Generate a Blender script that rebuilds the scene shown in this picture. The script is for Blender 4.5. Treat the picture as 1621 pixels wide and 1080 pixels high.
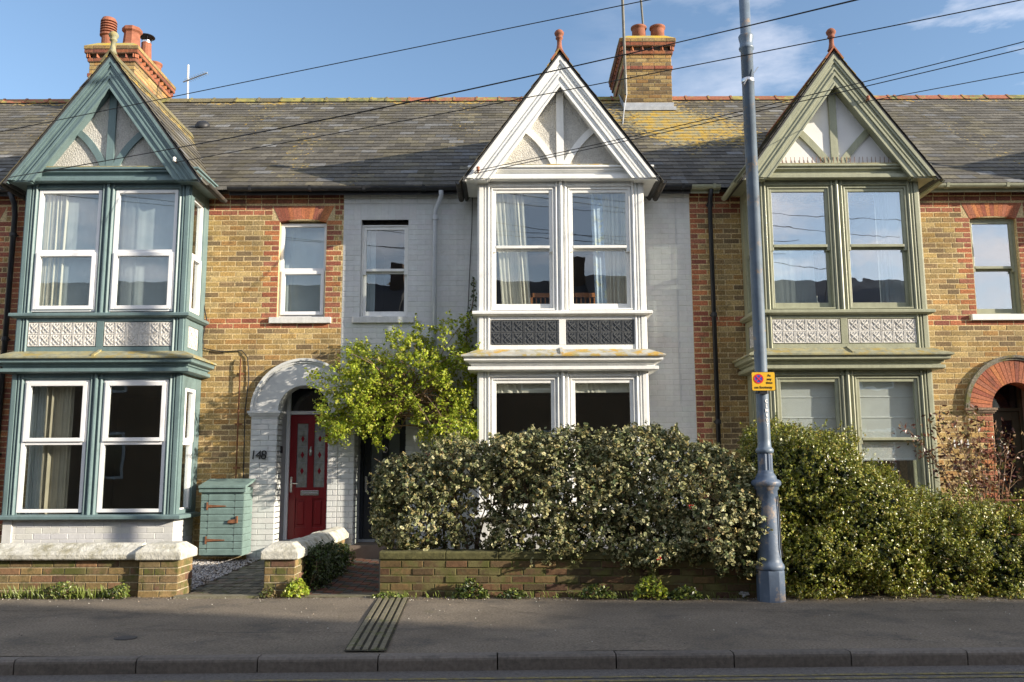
import bpy, math, random
import numpy as np
from mathutils import Vector, Matrix
random.seed(7); rng = np.random.default_rng(7)
for o in list(bpy.data.objects): bpy.data.objects.remove(o)
SC = bpy.context.scene; COL = SC.collection
R = math.radians
# ------------------------------------------------------------ camera
PITCH = math.atan(200/1385.); ROLL = R(.25); EYE = 1.29; FPX = 1385.
cam = bpy.data.cameras.new("camera"); camo = bpy.data.objects.new("camera", cam); COL.objects.link(camo)
Fv = Vector((0, math.cos(PITCH), math.sin(PITCH))); Uv = Vector((0, -math.sin(PITCH), math.cos(PITCH))); Xw = Vector((1, 0, 0))
Xc = Xw*math.cos(ROLL)-Uv*math.sin(ROLL); Yc = Xw*math.sin(ROLL)+Uv*math.cos(ROLL); Zc = -Fv
camo.matrix_world = Matrix(((Xc.x, Yc.x, Zc.x, 0), (Xc.y, Yc.y, Zc.y, 0), (Xc.z, Yc.z, Zc.z, EYE), (0, 0, 0, 1)))
cam.sensor_width = 36; cam.lens = 36*FPX/1621.; cam.clip_start = .05; cam.clip_end = 2000
SC.camera = camo
# ------------------------------------------------------------ sun, sky, exposure
SUNV = Vector((2.73, -1.0, .85)).normalized(); ELEV = math.asin(SUNV.z)
sl = bpy.data.lights.new("sun", 'SUN'); sl.energy = 5.0; sl.angle = R(.53); sl.color = (1, .89, .73)
so = bpy.data.objects.new("sun", sl); COL.objects.link(so); so.location = (20, -10, 15)
so.rotation_euler = SUNV.to_track_quat('Z', 'Y').to_euler()
W = bpy.data.worlds.new("World"); SC.world = W; W.use_nodes = True
nt = W.node_tree; nt.nodes.clear(); N = nt.nodes.new; L = nt.links.new
out = N('ShaderNodeOutputWorld'); bg = N('ShaderNodeBackground'); sky = N('ShaderNodeTexSky')
sky.sky_type = 'NISHITA'; sky.sun_disc = False; sky.sun_elevation = ELEV
sky.sun_rotation = math.atan2(SUNV.x, SUNV.y); sky.air_density = 1.0; sky.dust_density = .7; sky.ozone_density = 2.0
bg.inputs[1].default_value = .122
tc = N('ShaderNodeTexCoord'); mp = N('ShaderNodeMapping'); mp.inputs['Scale'].default_value = (1.6, 1.6, 5.0); mp.inputs['Location'].default_value = (3.1, 0.4, 0.6)
nz = N('ShaderNodeTexNoise'); nz.inputs['Scale'].default_value = 3.2; nz.inputs['Detail'].default_value = 9; nz.inputs['Roughness'].default_value = .58
cr = N('ShaderNodeValToRGB'); cr.color_ramp.elements[0].position = .46; cr.color_ramp.elements[1].position = .72
sx = N('ShaderNodeSeparateXYZ'); m1 = N('ShaderNodeMapRange')
m1.inputs['From Min'].default_value = .05; m1.inputs['From Max'].default_value = .45; m1.inputs['To Min'].default_value = 0; m1.inputs['To Max'].default_value = .85
m2 = N('ShaderNodeMapRange'); m2.inputs['From Min'].default_value = .35; m2.inputs['From Max'].default_value = -.3; m2.inputs['To Min'].default_value = 0; m2.inputs['To Max'].default_value = 1
mx = N('ShaderNodeMath'); mx.operation = 'MAXIMUM'; mm = N('ShaderNodeMath'); mm.operation = 'MULTIPLY'
mix = N('ShaderNodeMixRGB'); mix.inputs[2].default_value = (6.2, 6.0, 6.2, 1)
L(tc.outputs['Generated'], mp.inputs[0]); L(mp.outputs[0], nz.inputs['Vector']); L(nz.outputs['Fac'], cr.inputs[0])
L(tc.outputs['Generated'], sx.inputs[0]); L(sx.outputs['X'], m1.inputs['Value']); L(sx.outputs['Y'], m2.inputs['Value'])
L(m1.outputs[0], mx.inputs[0]); L(m2.outputs[0], mx.inputs[1]); L(cr.outputs[0], mm.inputs[0]); L(mx.outputs[0], mm.inputs[1])
ve = N('ShaderNodeMath'); ve.operation = 'MULTIPLY_ADD'; ve.inputs[1].default_value = .22; ve.use_clamp = True; L(m2.outputs[0], ve.inputs[0]); L(mm.outputs[0], ve.inputs[2]); L(ve.outputs[0], mix.inputs[0]); L(sky.outputs[0], mix.inputs[1]); L(mix.outputs[0], bg.inputs[0]); L(bg.outputs[0], out.inputs[0])
SC.view_settings.view_transform = 'Standard'; SC.view_settings.look = 'None'; SC.view_settings.gamma = 1
SC.view_settings.use_curve_mapping = False; SC.view_settings.exposure = 1.0
SC.cycles.max_bounces = 8; SC.cycles.transparent_max_bounces = 12

# ------------------------------------------------------------ helpers
def ray(x, y):
    a = (x-810.5)/FPX; b = -(y-540.)/FPX
    a, b = a*math.cos(ROLL)+b*math.sin(ROLL), -a*math.sin(ROLL)+b*math.cos(ROLL)
    return a, math.cos(PITCH)-b*math.sin(PITCH), math.sin(PITCH)+b*math.cos(PITCH)
def atY(x, y, Y):
    a, b, c = ray(x, y); return Vector((a*Y/b, Y, EYE+c*Y/b))

class MB:
    def __init__(s): s.v = []; s.f = []; s.m = []; s.c = []; s.T = None; s.col = (1, 1, 1, 0); s.mi = 0
    def add(s, vs, fs, col=None, mi=None):
        b = len(s.v); T = s.T
        if T is not None: vs = [tuple(T @ Vector(p)) for p in vs]
        s.v.extend([tuple(p) for p in vs]); s.f.extend([tuple(b+i for i in f) for f in fs])
        n = len(fs); s.m.extend([s.mi if mi is None else mi]*n); s.c.extend([s.col if col is None else col]*n)
    def box(s, x0, x1, y0, y1, z0, z1, col=None, mi=None):
        s.add([(x0,y0,z0),(x1,y0,z0),(x1,y1,z0),(x0,y1,z0),(x0,y0,z1),(x1,y0,z1),(x1,y1,z1),(x0,y1,z1)],
              [(0,3,2,1),(4,5,6,7),(0,1,5,4),(1,2,6,5),(2,3,7,6),(3,0,4,7)], col, mi)
    def bbox(s, x0, x1, y0, y1, z0, z1, ch=.003, col=None, mi=None):   # front (y0) face chamfered
        s.add([(x0+ch,y0,z0+ch),(x1-ch,y0,z0+ch),(x1-ch,y0,z1-ch),(x0+ch,y0,z1-ch),
               (x0,y0+ch,z0),(x1,y0+ch,z0),(x1,y0+ch,z1),(x0,y0+ch,z1),
               (x0,y1,z0),(x1,y1,z0),(x1,y1,z1),(x0,y1,z1)],
              [(0,1,2,3),(4,5,1,0),(5,6,2,1),(6,7,3,2),(7,4,0,3),(8,9,5,4),(9,10,6,5),(10,11,7,6),(11,8,4,7)], col, mi)
    def prism(s, poly, y0, y1, col=None, mi=None):   # poly in (x,z), extruded along y
        n = len(poly); vs = [(p[0], y0, p[1]) for p in poly]+[(p[0], y1, p[1]) for p in poly]
        fs = [tuple(range(n)), tuple(range(2*n-1, n-1, -1))]+[(i, i+n, (i+1) % n+n, (i+1) % n) for i in range(n)]
        s.add(vs, fs, col, mi)
    def vprof(s, prof, z0, z1, col=None, mi=None):   # closed profile in (x,y), extruded along z
        n = len(prof); vs = [(p[0], p[1], z0) for p in prof]+[(p[0], p[1], z1) for p in prof]
        fs = [tuple(range(n-1, -1, -1)), tuple(range(n, 2*n))]+[(i, (i+1) % n, (i+1) % n+n, i+n) for i in range(n)]
        s.add(vs, fs, col, mi)
    def xprof(s, prof, x0, x1, col=None, mi=None):   # closed profile in (y,z), extruded along x
        n = len(prof); vs = [(x0, p[0], p[1]) for p in prof]+[(x1, p[0], p[1]) for p in prof]
        fs = [tuple(range(n)), tuple(range(2*n-1, n-1, -1))]+[(i, i+n, (i+1) % n+n, (i+1) % n) for i in range(n)]
        s.add(vs, fs, col, mi)
    def usweep(s, prof, h, F, B, c, col=None, mi=None):  # (out,z) profile round three sides of a bay of half width h
        n = len(prof); vs = []
        for o, z in prof: vs += [(c-(h+o), B, z), (c-(h+o), F-o, z), (c+h+o, F-o, z), (c+h+o, B, z)]
        fs = []
        for i in range(n-1):
            for k in range(3): a = i*4+k; fs.append((a, a+1, a+5, a+4))
        s.add(vs, fs, col, mi)
    def lathe(s, prof, c, seg=16, col=None, mi=None, sides=None):
        vs = []; k = seg
        for r, z in prof:
            for i in range(k):
                a = 2*math.pi*(i+.5)/k; vs.append((c[0]+r*math.cos(a), c[1]+r*math.sin(a), c[2]+z))
        fs = [(j*k+i, j*k+(i+1) % k, (j+1)*k+(i+1) % k, (j+1)*k+i) for j in range(len(prof)-1) for i in range(k)]
        fs.append(tuple(range(k-1, -1, -1))); fs.append(tuple((len(prof)-1)*k+i for i in range(k)))
        s.add(vs, fs, col, mi)
    def tube(s, pts, r, seg=8, col=None, mi=None):
        pts = [Vector(p) for p in pts]; n = len(pts); vs = []
        rs = r if isinstance(r, (list, tuple)) else [r]*n
        up = Vector((0.13, .21, .97))
        for i, p in enumerate(pts):
            d = (pts[min(i+1, n-1)]-pts[max(i-1, 0)]).normalized()
            a = d.cross(up)
            if a.length < .15: a = d.cross(Vector((1, 0, 0)))
            a.normalize(); b = d.cross(a)
            for k in range(seg):
                t = 2*math.pi*k/seg; vs.append(p+(a*math.cos(t)+b*math.sin(t))*rs[i])
        fs = [(j*seg+i, j*seg+(i+1) % seg, (j+1)*seg+(i+1) % seg, (j+1)*seg+i) for j in range(n-1) for i in range(seg)]
        fs.append(tuple(range(seg-1, -1, -1))); fs.append(tuple((n-1)*seg+i for i in range(seg)))
        s.add(vs, fs, col, mi)
    def build(s, name, mats, parent=None, smooth=False, bevel=0):
        if not isinstance(mats, (list, tuple)): mats = [mats]
        og = origin_of(parent)
        me = bpy.data.meshes.new(name)
        V = np.array(s.v, dtype=np.float32).reshape(-1, 3)-np.array(og, dtype=np.float32)
        me.from_pydata(V.tolist(), [], s.f)
        for m in mats: me.materials.append(m)
        me.polygons.foreach_set('material_index', s.m)
        a = me.color_attributes.new('Col', 'FLOAT_COLOR', 'CORNER')
        cnt = [len(f) for f in s.f]
        cc = np.repeat(np.array(s.c, dtype=np.float32).reshape(-1, 4), cnt, axis=0)
        a.data.foreach_set('color', cc.ravel())
        if smooth: me.polygons.foreach_set('use_smooth', [True]*len(s.f))
        me.update()
        o = bpy.data.objects.new(name, me); COL.objects.link(o)
        if parent is not None: o.parent = parent
        if bevel:
            b = o.modifiers.new('bevel', 'BEVEL'); b.width = bevel; b.segments = 2; b.limit_method = 'ANGLE'; b.angle_limit = R(35)
        return o
def origin_of(p):
    while p is not None and p.parent is not None: p = p.parent
    return tuple(p.location) if p is not None else (0, 0, 0)
def recenter(o):   # top-level single mesh: put its origin at its base
    me = o.data; n = len(me.vertices); a = np.empty(n*3, dtype=np.float32); me.vertices.foreach_get('co', a); a = a.reshape(-1, 3)
    c = np.array([(a[:, 0].min()+a[:, 0].max())/2, (a[:, 1].min()+a[:, 1].max())/2, a[:, 2].min()], dtype=np.float32)
    me.vertices.foreach_set('co', (a-c).ravel()); me.update(); o.location = Vector([float(q) for q in c])
def tag(o, label=None, cat=None, group=None, kind=None):
    if label: o['label'] = label
    if cat: o['category'] = cat
    if group: o['group'] = group
    if kind: o['kind'] = kind
    if o.type == 'MESH' and o.parent is None and kind is None: recenter(o)
    return o
def thing(name, loc, label, cat, group=None):
    o = bpy.data.objects.new(name, None); o.location = loc; o.empty_display_size = .2; COL.objects.link(o)
    o['label'] = label; o['category'] = cat
    if group: o['group'] = group
    return o
def TR(x=0, y=0, z=0, rz=0): return Matrix.Translation((x, y, z)) @ Matrix.Rotation(rz, 4, 'Z')
def text_into(mb, s, size, T, depth=.002, align='CENTER', mi=0, col=(1, 1, 1, 0), bold=0.0, shear=0):
    cu = bpy.data.curves.new('lettering', 'FONT'); cu.body = s; cu.size = size; cu.align_x = align; cu.align_y = 'CENTER'
    cu.extrude = depth; cu.offset = bold; cu.resolution_u = 3
    o = bpy.data.objects.new('lettering', cu); COL.objects.link(o)
    dg = bpy.context.evaluated_depsgraph_get(); me = bpy.data.meshes.new_from_object(o.evaluated_get(dg))
    vs = [T @ v.co for v in me.vertices]; fs = [tuple(p.vertices) for p in me.polygons]
    keep = mb.T; mb.T = None; mb.add(vs, fs, col, mi); mb.T = keep
    bpy.data.objects.remove(o); bpy.data.curves.remove(cu); bpy.data.meshes.remove(me)

# ------------------------------------------------------------ materials
def mat(name, base=(1, 1, 1), rough=.7, attr=False, n1=None, n2=None, bump=None, moss=None, dirt=None, metal=0, spec=.4, trans=0, peel=None, streak=0):
    """n1/n2: (scale, lo, hi) value variation; bump: (scale, strength, distance); moss: (colour, scale, lo, hi, const) mixed by attribute alpha"""
    m = bpy.data.materials.new(name); m.use_nodes = True; t = m.node_tree; t.nodes.clear(); N = t.nodes.new; L = t.links.new
    o = N('ShaderNodeOutputMaterial'); b = N('ShaderNodeBsdfPrincipled'); L(b.outputs[0], o.inputs[0])
    b.inputs['Roughness'].default_value = rough; b.inputs['Metallic'].default_value = metal; b.inputs['Specular IOR Level'].default_value = spec
    tc = N('ShaderNodeTexCoord'); co = tc.outputs['Object']
    if attr:
        a = N('ShaderNodeAttribute'); a.attribute_name = 'Col'; mu = N('ShaderNodeMixRGB'); mu.blend_type = 'MULTIPLY'; mu.inputs[0].default_value = 1
        mu.inputs[2].default_value = (*base, 1); L(a.outputs['Color'], mu.inputs[1]); cur = mu.outputs[0]; alpha = a.outputs['Alpha']
    else:
        r = N('ShaderNodeRGB'); r.outputs[0].default_value = (*base, 1); cur = r.outputs[0]; alpha = None
    def noise(sc, det=6, ro=.6, vec=None):
        n = N('ShaderNodeTexNoise'); n.inputs['Scale'].default_value = sc; n.inputs['Detail'].default_value = det; n.inputs['Roughness'].default_value = ro
        L(vec or co, n.inputs['Vector']); return n.outputs['Fac']
    def vary(cur, nn, vec=None):
        f = noise(nn[0], vec=vec); mr = N('ShaderNodeMapRange'); mr.inputs['From Min'].default_value = .3; mr.inputs['From Max'].default_value = .7
        mr.inputs['To Min'].default_value = nn[1]; mr.inputs['To Max'].default_value = nn[2]; L(f, mr.inputs['Value'])
        mu = N('ShaderNodeVectorMath'); mu.operation = 'SCALE'; L(cur, mu.inputs[0]); L(mr.outputs[0], mu.inputs['Scale']); return mu.outputs[0]
    if n1: cur = vary(cur, n1)
    if n2: cur = vary(cur, n2)
    if streak:
        mp = N('ShaderNodeMapping'); mp.inputs['Scale'].default_value = (14, 14, .8); L(co, mp.inputs[0]); cur = vary(cur, (1.0, 1-streak, 1+streak*.3), mp.outputs[0])
    if dirt:
        f = noise(dirt[1], 8, .7); rp = N('ShaderNodeMapRange'); rp.inputs['From Min'].default_value = dirt[2]; rp.inputs['From Max'].default_value = dirt[3]; L(f, rp.inputs['Value'])
        mi = N('ShaderNodeMixRGB'); mi.inputs[2].default_value = (*dirt[0], 1)
        ml = N('ShaderNodeMath'); ml.operation = 'MULTIPLY'; ml.inputs[1].default_value = dirt[4] if len(dirt) > 4 else 1; L(rp.outputs[0], ml.inputs[0])
        L(ml.outputs[0], mi.inputs[0]); L(cur, mi.inputs[1]); cur = mi.outputs[0]
    if moss:
        f = noise(moss[1], 8, .65); ad = N('ShaderNodeMath'); ad.operation = 'ADD'; L(f, ad.inputs[0])
        if alpha is not None and moss[4] is None:
            sb = N('ShaderNodeMath'); sb.operation = 'MULTIPLY_ADD'; sb.inputs[1].default_value = .5; sb.inputs[2].default_value = -.25; L(alpha, sb.inputs[0]); L(sb.outputs[0], ad.inputs[1])
        else: ad.inputs[1].default_value = moss[4] or 0
        rp = N('ShaderNodeMapRange'); rp.inputs['From Min'].default_value = moss[2]; rp.inputs['From Max'].default_value = moss[3]; L(ad.outputs[0], rp.inputs['Value'])
        mi = N('ShaderNodeMixRGB'); L(rp.outputs[0], mi.inputs[0]); L(cur, mi.inputs[1])
        f2 = noise(moss[1]*.35, 3); c2 = N('ShaderNodeMixRGB'); c2.inputs[1].default_value = (*moss[0], 1); c2.inputs[2].default_value = (*(moss[5] if len(moss) > 5 else moss[0]), 1)
        q = N('ShaderNodeMapRange'); q.inputs['From Min'].default_value = .42; q.inputs['From Max'].default_value = .58; L(f2, q.inputs['Value']); L(q.outputs[0], c2.inputs[0])
        L(c2.outputs[0], mi.inputs[2]); cur = mi.outputs[0]
    L(cur, b.inputs['Base Color'])
    if bump:
        f = noise(bump[0], 5, .6); bn = N('ShaderNodeBump'); bn.inputs['Strength'].default_value = bump[1]; bn.inputs['Distance'].default_value = bump[2]
        L(f, bn.inputs['Height']); L(bn.outputs[0], b.inputs['Normal'])
    if trans:
        tr = N('ShaderNodeBsdfTranslucent'); L(cur, tr.inputs[0]); ms = N('ShaderNodeMixShader'); ms.inputs[0].default_value = trans
        L(b.outputs[0], ms.inputs[1]); L(tr.outputs[0], ms.inputs[2]); L(ms.outputs[0], o.inputs[0])
    return m
def glass_mat(name, refl=.12, wav=.004, tint=(.96, .98, .97)):
    m = bpy.data.materials.new(name); m.use_nodes = True; t = m.node_tree; t.nodes.clear(); N = t.nodes.new; L = t.links.new
    o = N('ShaderNodeOutputMaterial'); tr = N('ShaderNodeBsdfTransparent'); tr.inputs[0].default_value = (*tint, 1)
    g = N('ShaderNodeBsdfGlossy'); g.inputs['Roughness'].default_value = .0; g.inputs[0].default_value = (.95, .97, 1, 1)
    ge = N('ShaderNodeNewGeometry'); dt = N('ShaderNodeVectorMath'); dt.operation = 'DOT_PRODUCT'; L(ge.outputs['Normal'], dt.inputs[0]); L(ge.outputs['Incoming'], dt.inputs[1])
    ab = N('ShaderNodeMath'); ab.operation = 'ABSOLUTE'; L(dt.outputs['Value'], ab.inputs[0]); om = N('ShaderNodeMath'); om.operation = 'SUBTRACT'; om.inputs[0].default_value = 1; L(ab.outputs[0], om.inputs[1])
    fr = N('ShaderNodeMath'); fr.operation = 'POWER'; fr.inputs[1].default_value = 5; L(om.outputs[0], fr.inputs[0]); ad = N('ShaderNodeMath'); ad.operation = 'MULTIPLY_ADD'; ad.inputs[1].default_value = .9-refl; ad.inputs[2].default_value = .04+refl; ad.use_clamp = True
    tc = N('ShaderNodeTexCoord'); n = N('ShaderNodeTexNoise'); n.inputs['Scale'].default_value = 2.2; n.inputs['Detail'].default_value = 2
    bn = N('ShaderNodeBump'); bn.inputs['Distance'].default_value = wav; bn.inputs['Strength'].default_value = 1
    L(tc.outputs['Object'], n.inputs['Vector']); L(n.outputs['Fac'], bn.inputs['Height']); L(bn.outputs[0], g.inputs['Normal'])
    ms = N('ShaderNodeMixShader'); L(fr.outputs[0], ad.inputs[0]); L(ad.outputs[0], ms.inputs[0]); L(tr.outputs[0], ms.inputs[1]); L(g.outputs[0], ms.inputs[2]); L(ms.outputs[0], o.inputs[0])
    return m
M = {}
M['brick'] = mat('stock brick', rough=.95, attr=True, n1=(46, .5, 1.4), n2=(1.6, .68, 1.16), bump=(90, .6, .005), dirt=((.06, .05, .035), 5, .54, .72, .65), moss=((.10, .115, .03), 9, .5, .62, None, (.15, .13, .05)))
M['painted'] = mat('painted brickwork', rough=.75, attr=True, n1=(3.2, .9, 1.05), n2=(22, .94, 1.04), bump=(55, .4, .004), dirt=((.25, .24, .2), 4.0, .62, .8, .5), streak=.06)
M['mossbrick'] = mat('garden wall brick', rough=.95, attr=True, n1=(30, .65, 1.2), n2=(3, .75, 1.15), bump=(70, .6, .005), dirt=((.03, .025, .02), 8, .56, .74, .8), moss=((.085, .088, .022), 8, .5, .66, None, (.13, .115, .045)))
M['slate'] = mat('roof slate', rough=.72, attr=True, n1=(22, .62, 1.3), n2=(1.1, .8, 1.15), bump=(60, .5, .004), moss=((.42, .28, .05), 15, .60, .635, None, (.26, .24, .15)), spec=.35)
M['ridge'] = mat('ridge tile', (1, 1, 1), .9, attr=True, n1=(20, .7, 1.2), bump=(60, .5, .004), moss=((.30, .26, .07), 12, .55, .62, None, (.14, .15, .06)))
M['terracotta'] = mat('terracotta', (.27, .10, .058), .85, n1=(9, .7, 1.15), bump=(70, .35, .003), dirt=((.12, .09, .06), 7, .56, .75, .6))
def paint(name, c, dirt=.35, rough=.42): return mat(name, c, rough, n1=(4, .86, 1.08), n2=(45, .92, 1.05), bump=(26, .22, .003), dirt=((c[0]*.42, c[1]*.42, c[2]*.36), 8, .56, .76, dirt), streak=.16)
M['white'] = mat('white gloss paint', (.80, .80, .77), .42, n1=(4, .93, 1.04), n2=(45, .95, 1.03), bump=(26, .22, .003), dirt=((.36, .35, .28), 8, .60, .78, .45), streak=.07); M['teal'] = paint('teal paint', (.145, .215, .22), .55); M['sage'] = paint('sage green paint', (.335, .345, .24), .5)
M['upvc'] = mat('white plastic frame', (.80, .80, .80), .3, n1=(4, .95, 1.03)); M['whitewash'] = paint('white render paint', (.66, .66, .64), .3, .7)
M['leadW'] = mat('weathered lead flashing', (.42, .42, .38), .8, n1=(9, .7, 1.15), bump=(25, .4, .004), moss=((.46, .29, .06), 7, .46, .56, 0, (.34, .30, .14)))
M['leadG'] = mat('mossy lead flashing', (.25, .25, .17), .85, n1=(11, .65, 1.25), bump=(25, .4, .004), moss=((.30, .23, .07), 8, .46, .6, 0, (.32, .29, .15)))
M['lead'] = mat('grey lead', (.33, .35, .38), .55, n1=(8, .8, 1.15), bump=(20, .3, .003))
M['dash'] = mat('pebbledash render', (.62, .60, .55), .95, n1=(60, .78, 1.1), n2=(5, .85, 1.05), bump=(48, 1.0, .03))
M['render'] = mat('smooth white render', (.74, .73, .72), .9, n1=(4, .93, 1.03), bump=(25, .2, .003))
M['tileW'] = mat('white relief tile', (.72, .70, .66), .4, n1=(30, .75, 1.05), dirt=((.2, .18, .15), 18, .5, .7, .6)); M['tileD'] = mat('charcoal relief tile', (.075, .08, .085), .45, n1=(30, .7, 1.3), dirt=((.2, .2, .18), 22, .55, .7, .5))
M['glass'] = glass_mat('window glass', .08, .0006); M['glassOld'] = glass_mat('old window glass', .16, .0015); M['glassClear'] = glass_mat('dark room glass', .03, .0006)
M['room'] = mat('room plaster', (.22, .20, .18), .9); M['roomfloor'] = mat('room floor', (.10, .06, .035), .7); M['dark'] = mat('dark void', (.02, .02, .02), .9)
M['net'] = mat('net curtain', (.62, .70, .74), .9, trans=.4, n1=(3, .85, 1.05)); M['curtain'] = mat('cream curtain', (.86, .83, .72), .9, trans=.35, n1=(3, .85, 1.05)); M['drape'] = mat('beige drape', (.42, .38, .29), .9, trans=.15, n1=(3, .8, 1.05)); M['blind'] = mat('white blind fabric', (.90, .91, .89), .9, trans=.08, n1=(6, .93, 1.04)); M['check'] = mat('blue checked lining', (.42, .5, .6), .9, n1=(9, .7, 1.2), dirt=((.6, .55, .25), 8, .52, .6, .7))
M['red'] = mat('red door paint', (.21, .012, .016), .32, n1=(5, .92, 1.06), bump=(60, .12, .001)); M['navy'] = mat('dark navy door paint', (.016, .021, .03), .4, n1=(5, .9, 1.1)); M['olive'] = mat('olive door paint', (.062, .06, .038), .45, n1=(5, .9, 1.1))
M['chrome'] = mat('polished metal', (.6, .6, .6), .25, metal=1); M['black'] = mat('black plastic pipe', (.016, .017, .02), .4, n1=(8, .8, 1.3)); M['cable'] = mat('black cable', (.02, .02, .02), .6)
M['pipeW'] = paint('pale painted pipe', (.50, .53, .56), .3); M['gutterB'] = mat('black gutter', (.022, .023, .026), .5, n1=(9, .7, 1.4), dirt=((.12, .12, .09), 9, .6, .75, .7)); M['rust'] = mat('rusty iron', (.2, .085, .04), .8, n1=(25, .6, 1.3))
M['leaded'] = mat('obscured glass panel', (.30, .31, .28), .25, n1=(14, .55, 1.25), spec=.6); M['stain'] = mat('red stained glass', (.25, .01, .02), .2); M['frost'] = mat('frosted door glass', (.11, .135, .15), .3, n1=(3, .8, 1.2), spec=.6); M['nightglass'] = mat('dark fanlight glass', (.012, .014, .02), .08, spec=.8)
M['asphalt'] = mat('pavement asphalt', (.175, .145, .11), .93, n1=(55, .5, 1.5), n2=(1.1, .72, 1.16), bump=(130, .8, .006), dirt=((.055, .053, .05), 1.8, .52, .68, .6), moss=((.085, .08, .035), 3, .62, .78, 0))
M['road'] = mat('road asphalt', (.125, .112, .10), .9, n1=(60, .6, 1.4), n2=(.7, .85, 1.12), bump=(110, .8, .006)); M['kerb'] = mat('kerb stone', (.15, .13, .11), .88, attr=True, n1=(35, .75, 1.25), n2=(2, .85, 1.1), bump=(80, .5, .004), dirt=((.05, .05, .045), 5, .55, .7, .6))
M['concrete'] = mat('weathered concrete', (.19, .175, .13), .92, attr=True, n1=(25, .7, 1.25), n2=(3, .8, 1.1), bump=(70, .5, .004), moss=((.09, .1, .03), 6, .5, .66, -.02)); M['soil'] = mat('garden soil', (.055, .04, .026), .95, n1=(20, .6, 1.4), bump=(25, 1, .03)); M['paving'] = mat('block paving', rough=.9, attr=True, n1=(22, .7, 1.2), bump=(60, .5, .004), moss=((.06, .065, .02), 8, .54, .64, .0))
M['gravel'] = mat('gravel stone', rough=.85, attr=True, n1=(60, .8, 1.2)); M['yellowline'] = mat('worn yellow road paint', (.22, .18, .07), .85, n1=(30, .5, 1.3), dirt=((.09, .09, .09), 14, .45, .6, .9))
M['coping'] = mat('white painted coping', (.54, .53, .47), .9, n1=(18, .72, 1.12), bump=(30, .9, .012), dirt=((.2, .18, .10), 7, .48, .66, .75)); M['mosscoping'] = mat('mossy stone coping', (.095, .09, .035), .95, n1=(12, .65, 1.25), n2=(45, .8, 1.2), bump=(40, .7, .008))
M['post'] = mat('blue lamp post paint', (.125, .165, .215), .42, n1=(7, .82, 1.15), bump=(20, .25, .004), dirt=((.27, .20, .14), 9, .57, .66, .8)); M['postlow'] = mat('worn blue cast iron paint', (.09, .125, .185), .5, n1=(6, .75, 1.2), bump=(24, .4, .005), dirt=((.30, .24, .19), 6, .54, .62, .85))
M['signY'] = mat('yellow sign face', (.72, .42, .02), .45, n1=(8, .9, 1.05)); M['signK'] = mat('black lettering', (.02, .018, .015), .5); M['signR'] = mat('sign red', (.6, .02, .03), .45); M['signB'] = mat('sign blue', (.02, .07, .38), .45); M['white2'] = mat('white lettering', (.75, .75, .75), .5, n1=(40, .5, 1.1))
M['leaf'] = mat('small green leaves', rough=.38, attr=True, trans=.18, spec=.6); M['leafthin'] = mat('thin spring leaves', rough=.45, attr=True, trans=.42, spec=.4); M['twig'] = mat('bark', (.13, .09, .055), .9, n1=(30, .6, 1.3)); M['twigpale'] = mat('pale vine stem', (.23, .15, .09), .9, n1=(30, .7, 1.3)); M['wood'] = mat('varnished pine', (.45, .17, .05), .5, n1=(10, .8, 1.1))
M['berry'] = mat('red berry', (.35, .02, .015), .3)
m = M['holly'] = mat('variegated leaf', rough=.48, attr=True, trans=.12, spec=.35)

# stock colours
def ybrick():
    c = random.choice([(.39, .275, .13), (.36, .255, .125), (.43, .32, .155), (.30, .21, .115), (.45, .35, .19), (.40, .28, .125), (.24, .175, .11), (.36, .28, .16), (.40, .245, .11), (.33, .25, .13), (.20, .15, .10)])
    k = random.uniform(.82, 1.15); return (c[0]*k*1.04, c[1]*k*.98, c[2]*k*.80, .12)
def rbrick(k0=1):
    c = random.choice([(.41, .145, .07), (.36, .12, .062), (.29, .095, .06), (.46, .18, .075), (.38, .14, .08), (.27, .095, .065), (.33, .13, .08)])
    k = random.uniform(.85, 1.1)*k0; return (c[0]*k, c[1]*k, c[2]*k, .1)
def gbrick():
    c = random.choice([(.16, .105, .06), (.20, .11, .065), (.14, .10, .055), (.19, .125, .06), (.13, .07, .05), (.23, .15, .075)])
    k = random.uniform(.8, 1.15); return (c[0]*k, c[1]*k, c[2]*k, random.uniform(.3, .75))
MORT = (.60, .47, .26, .1)

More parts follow.
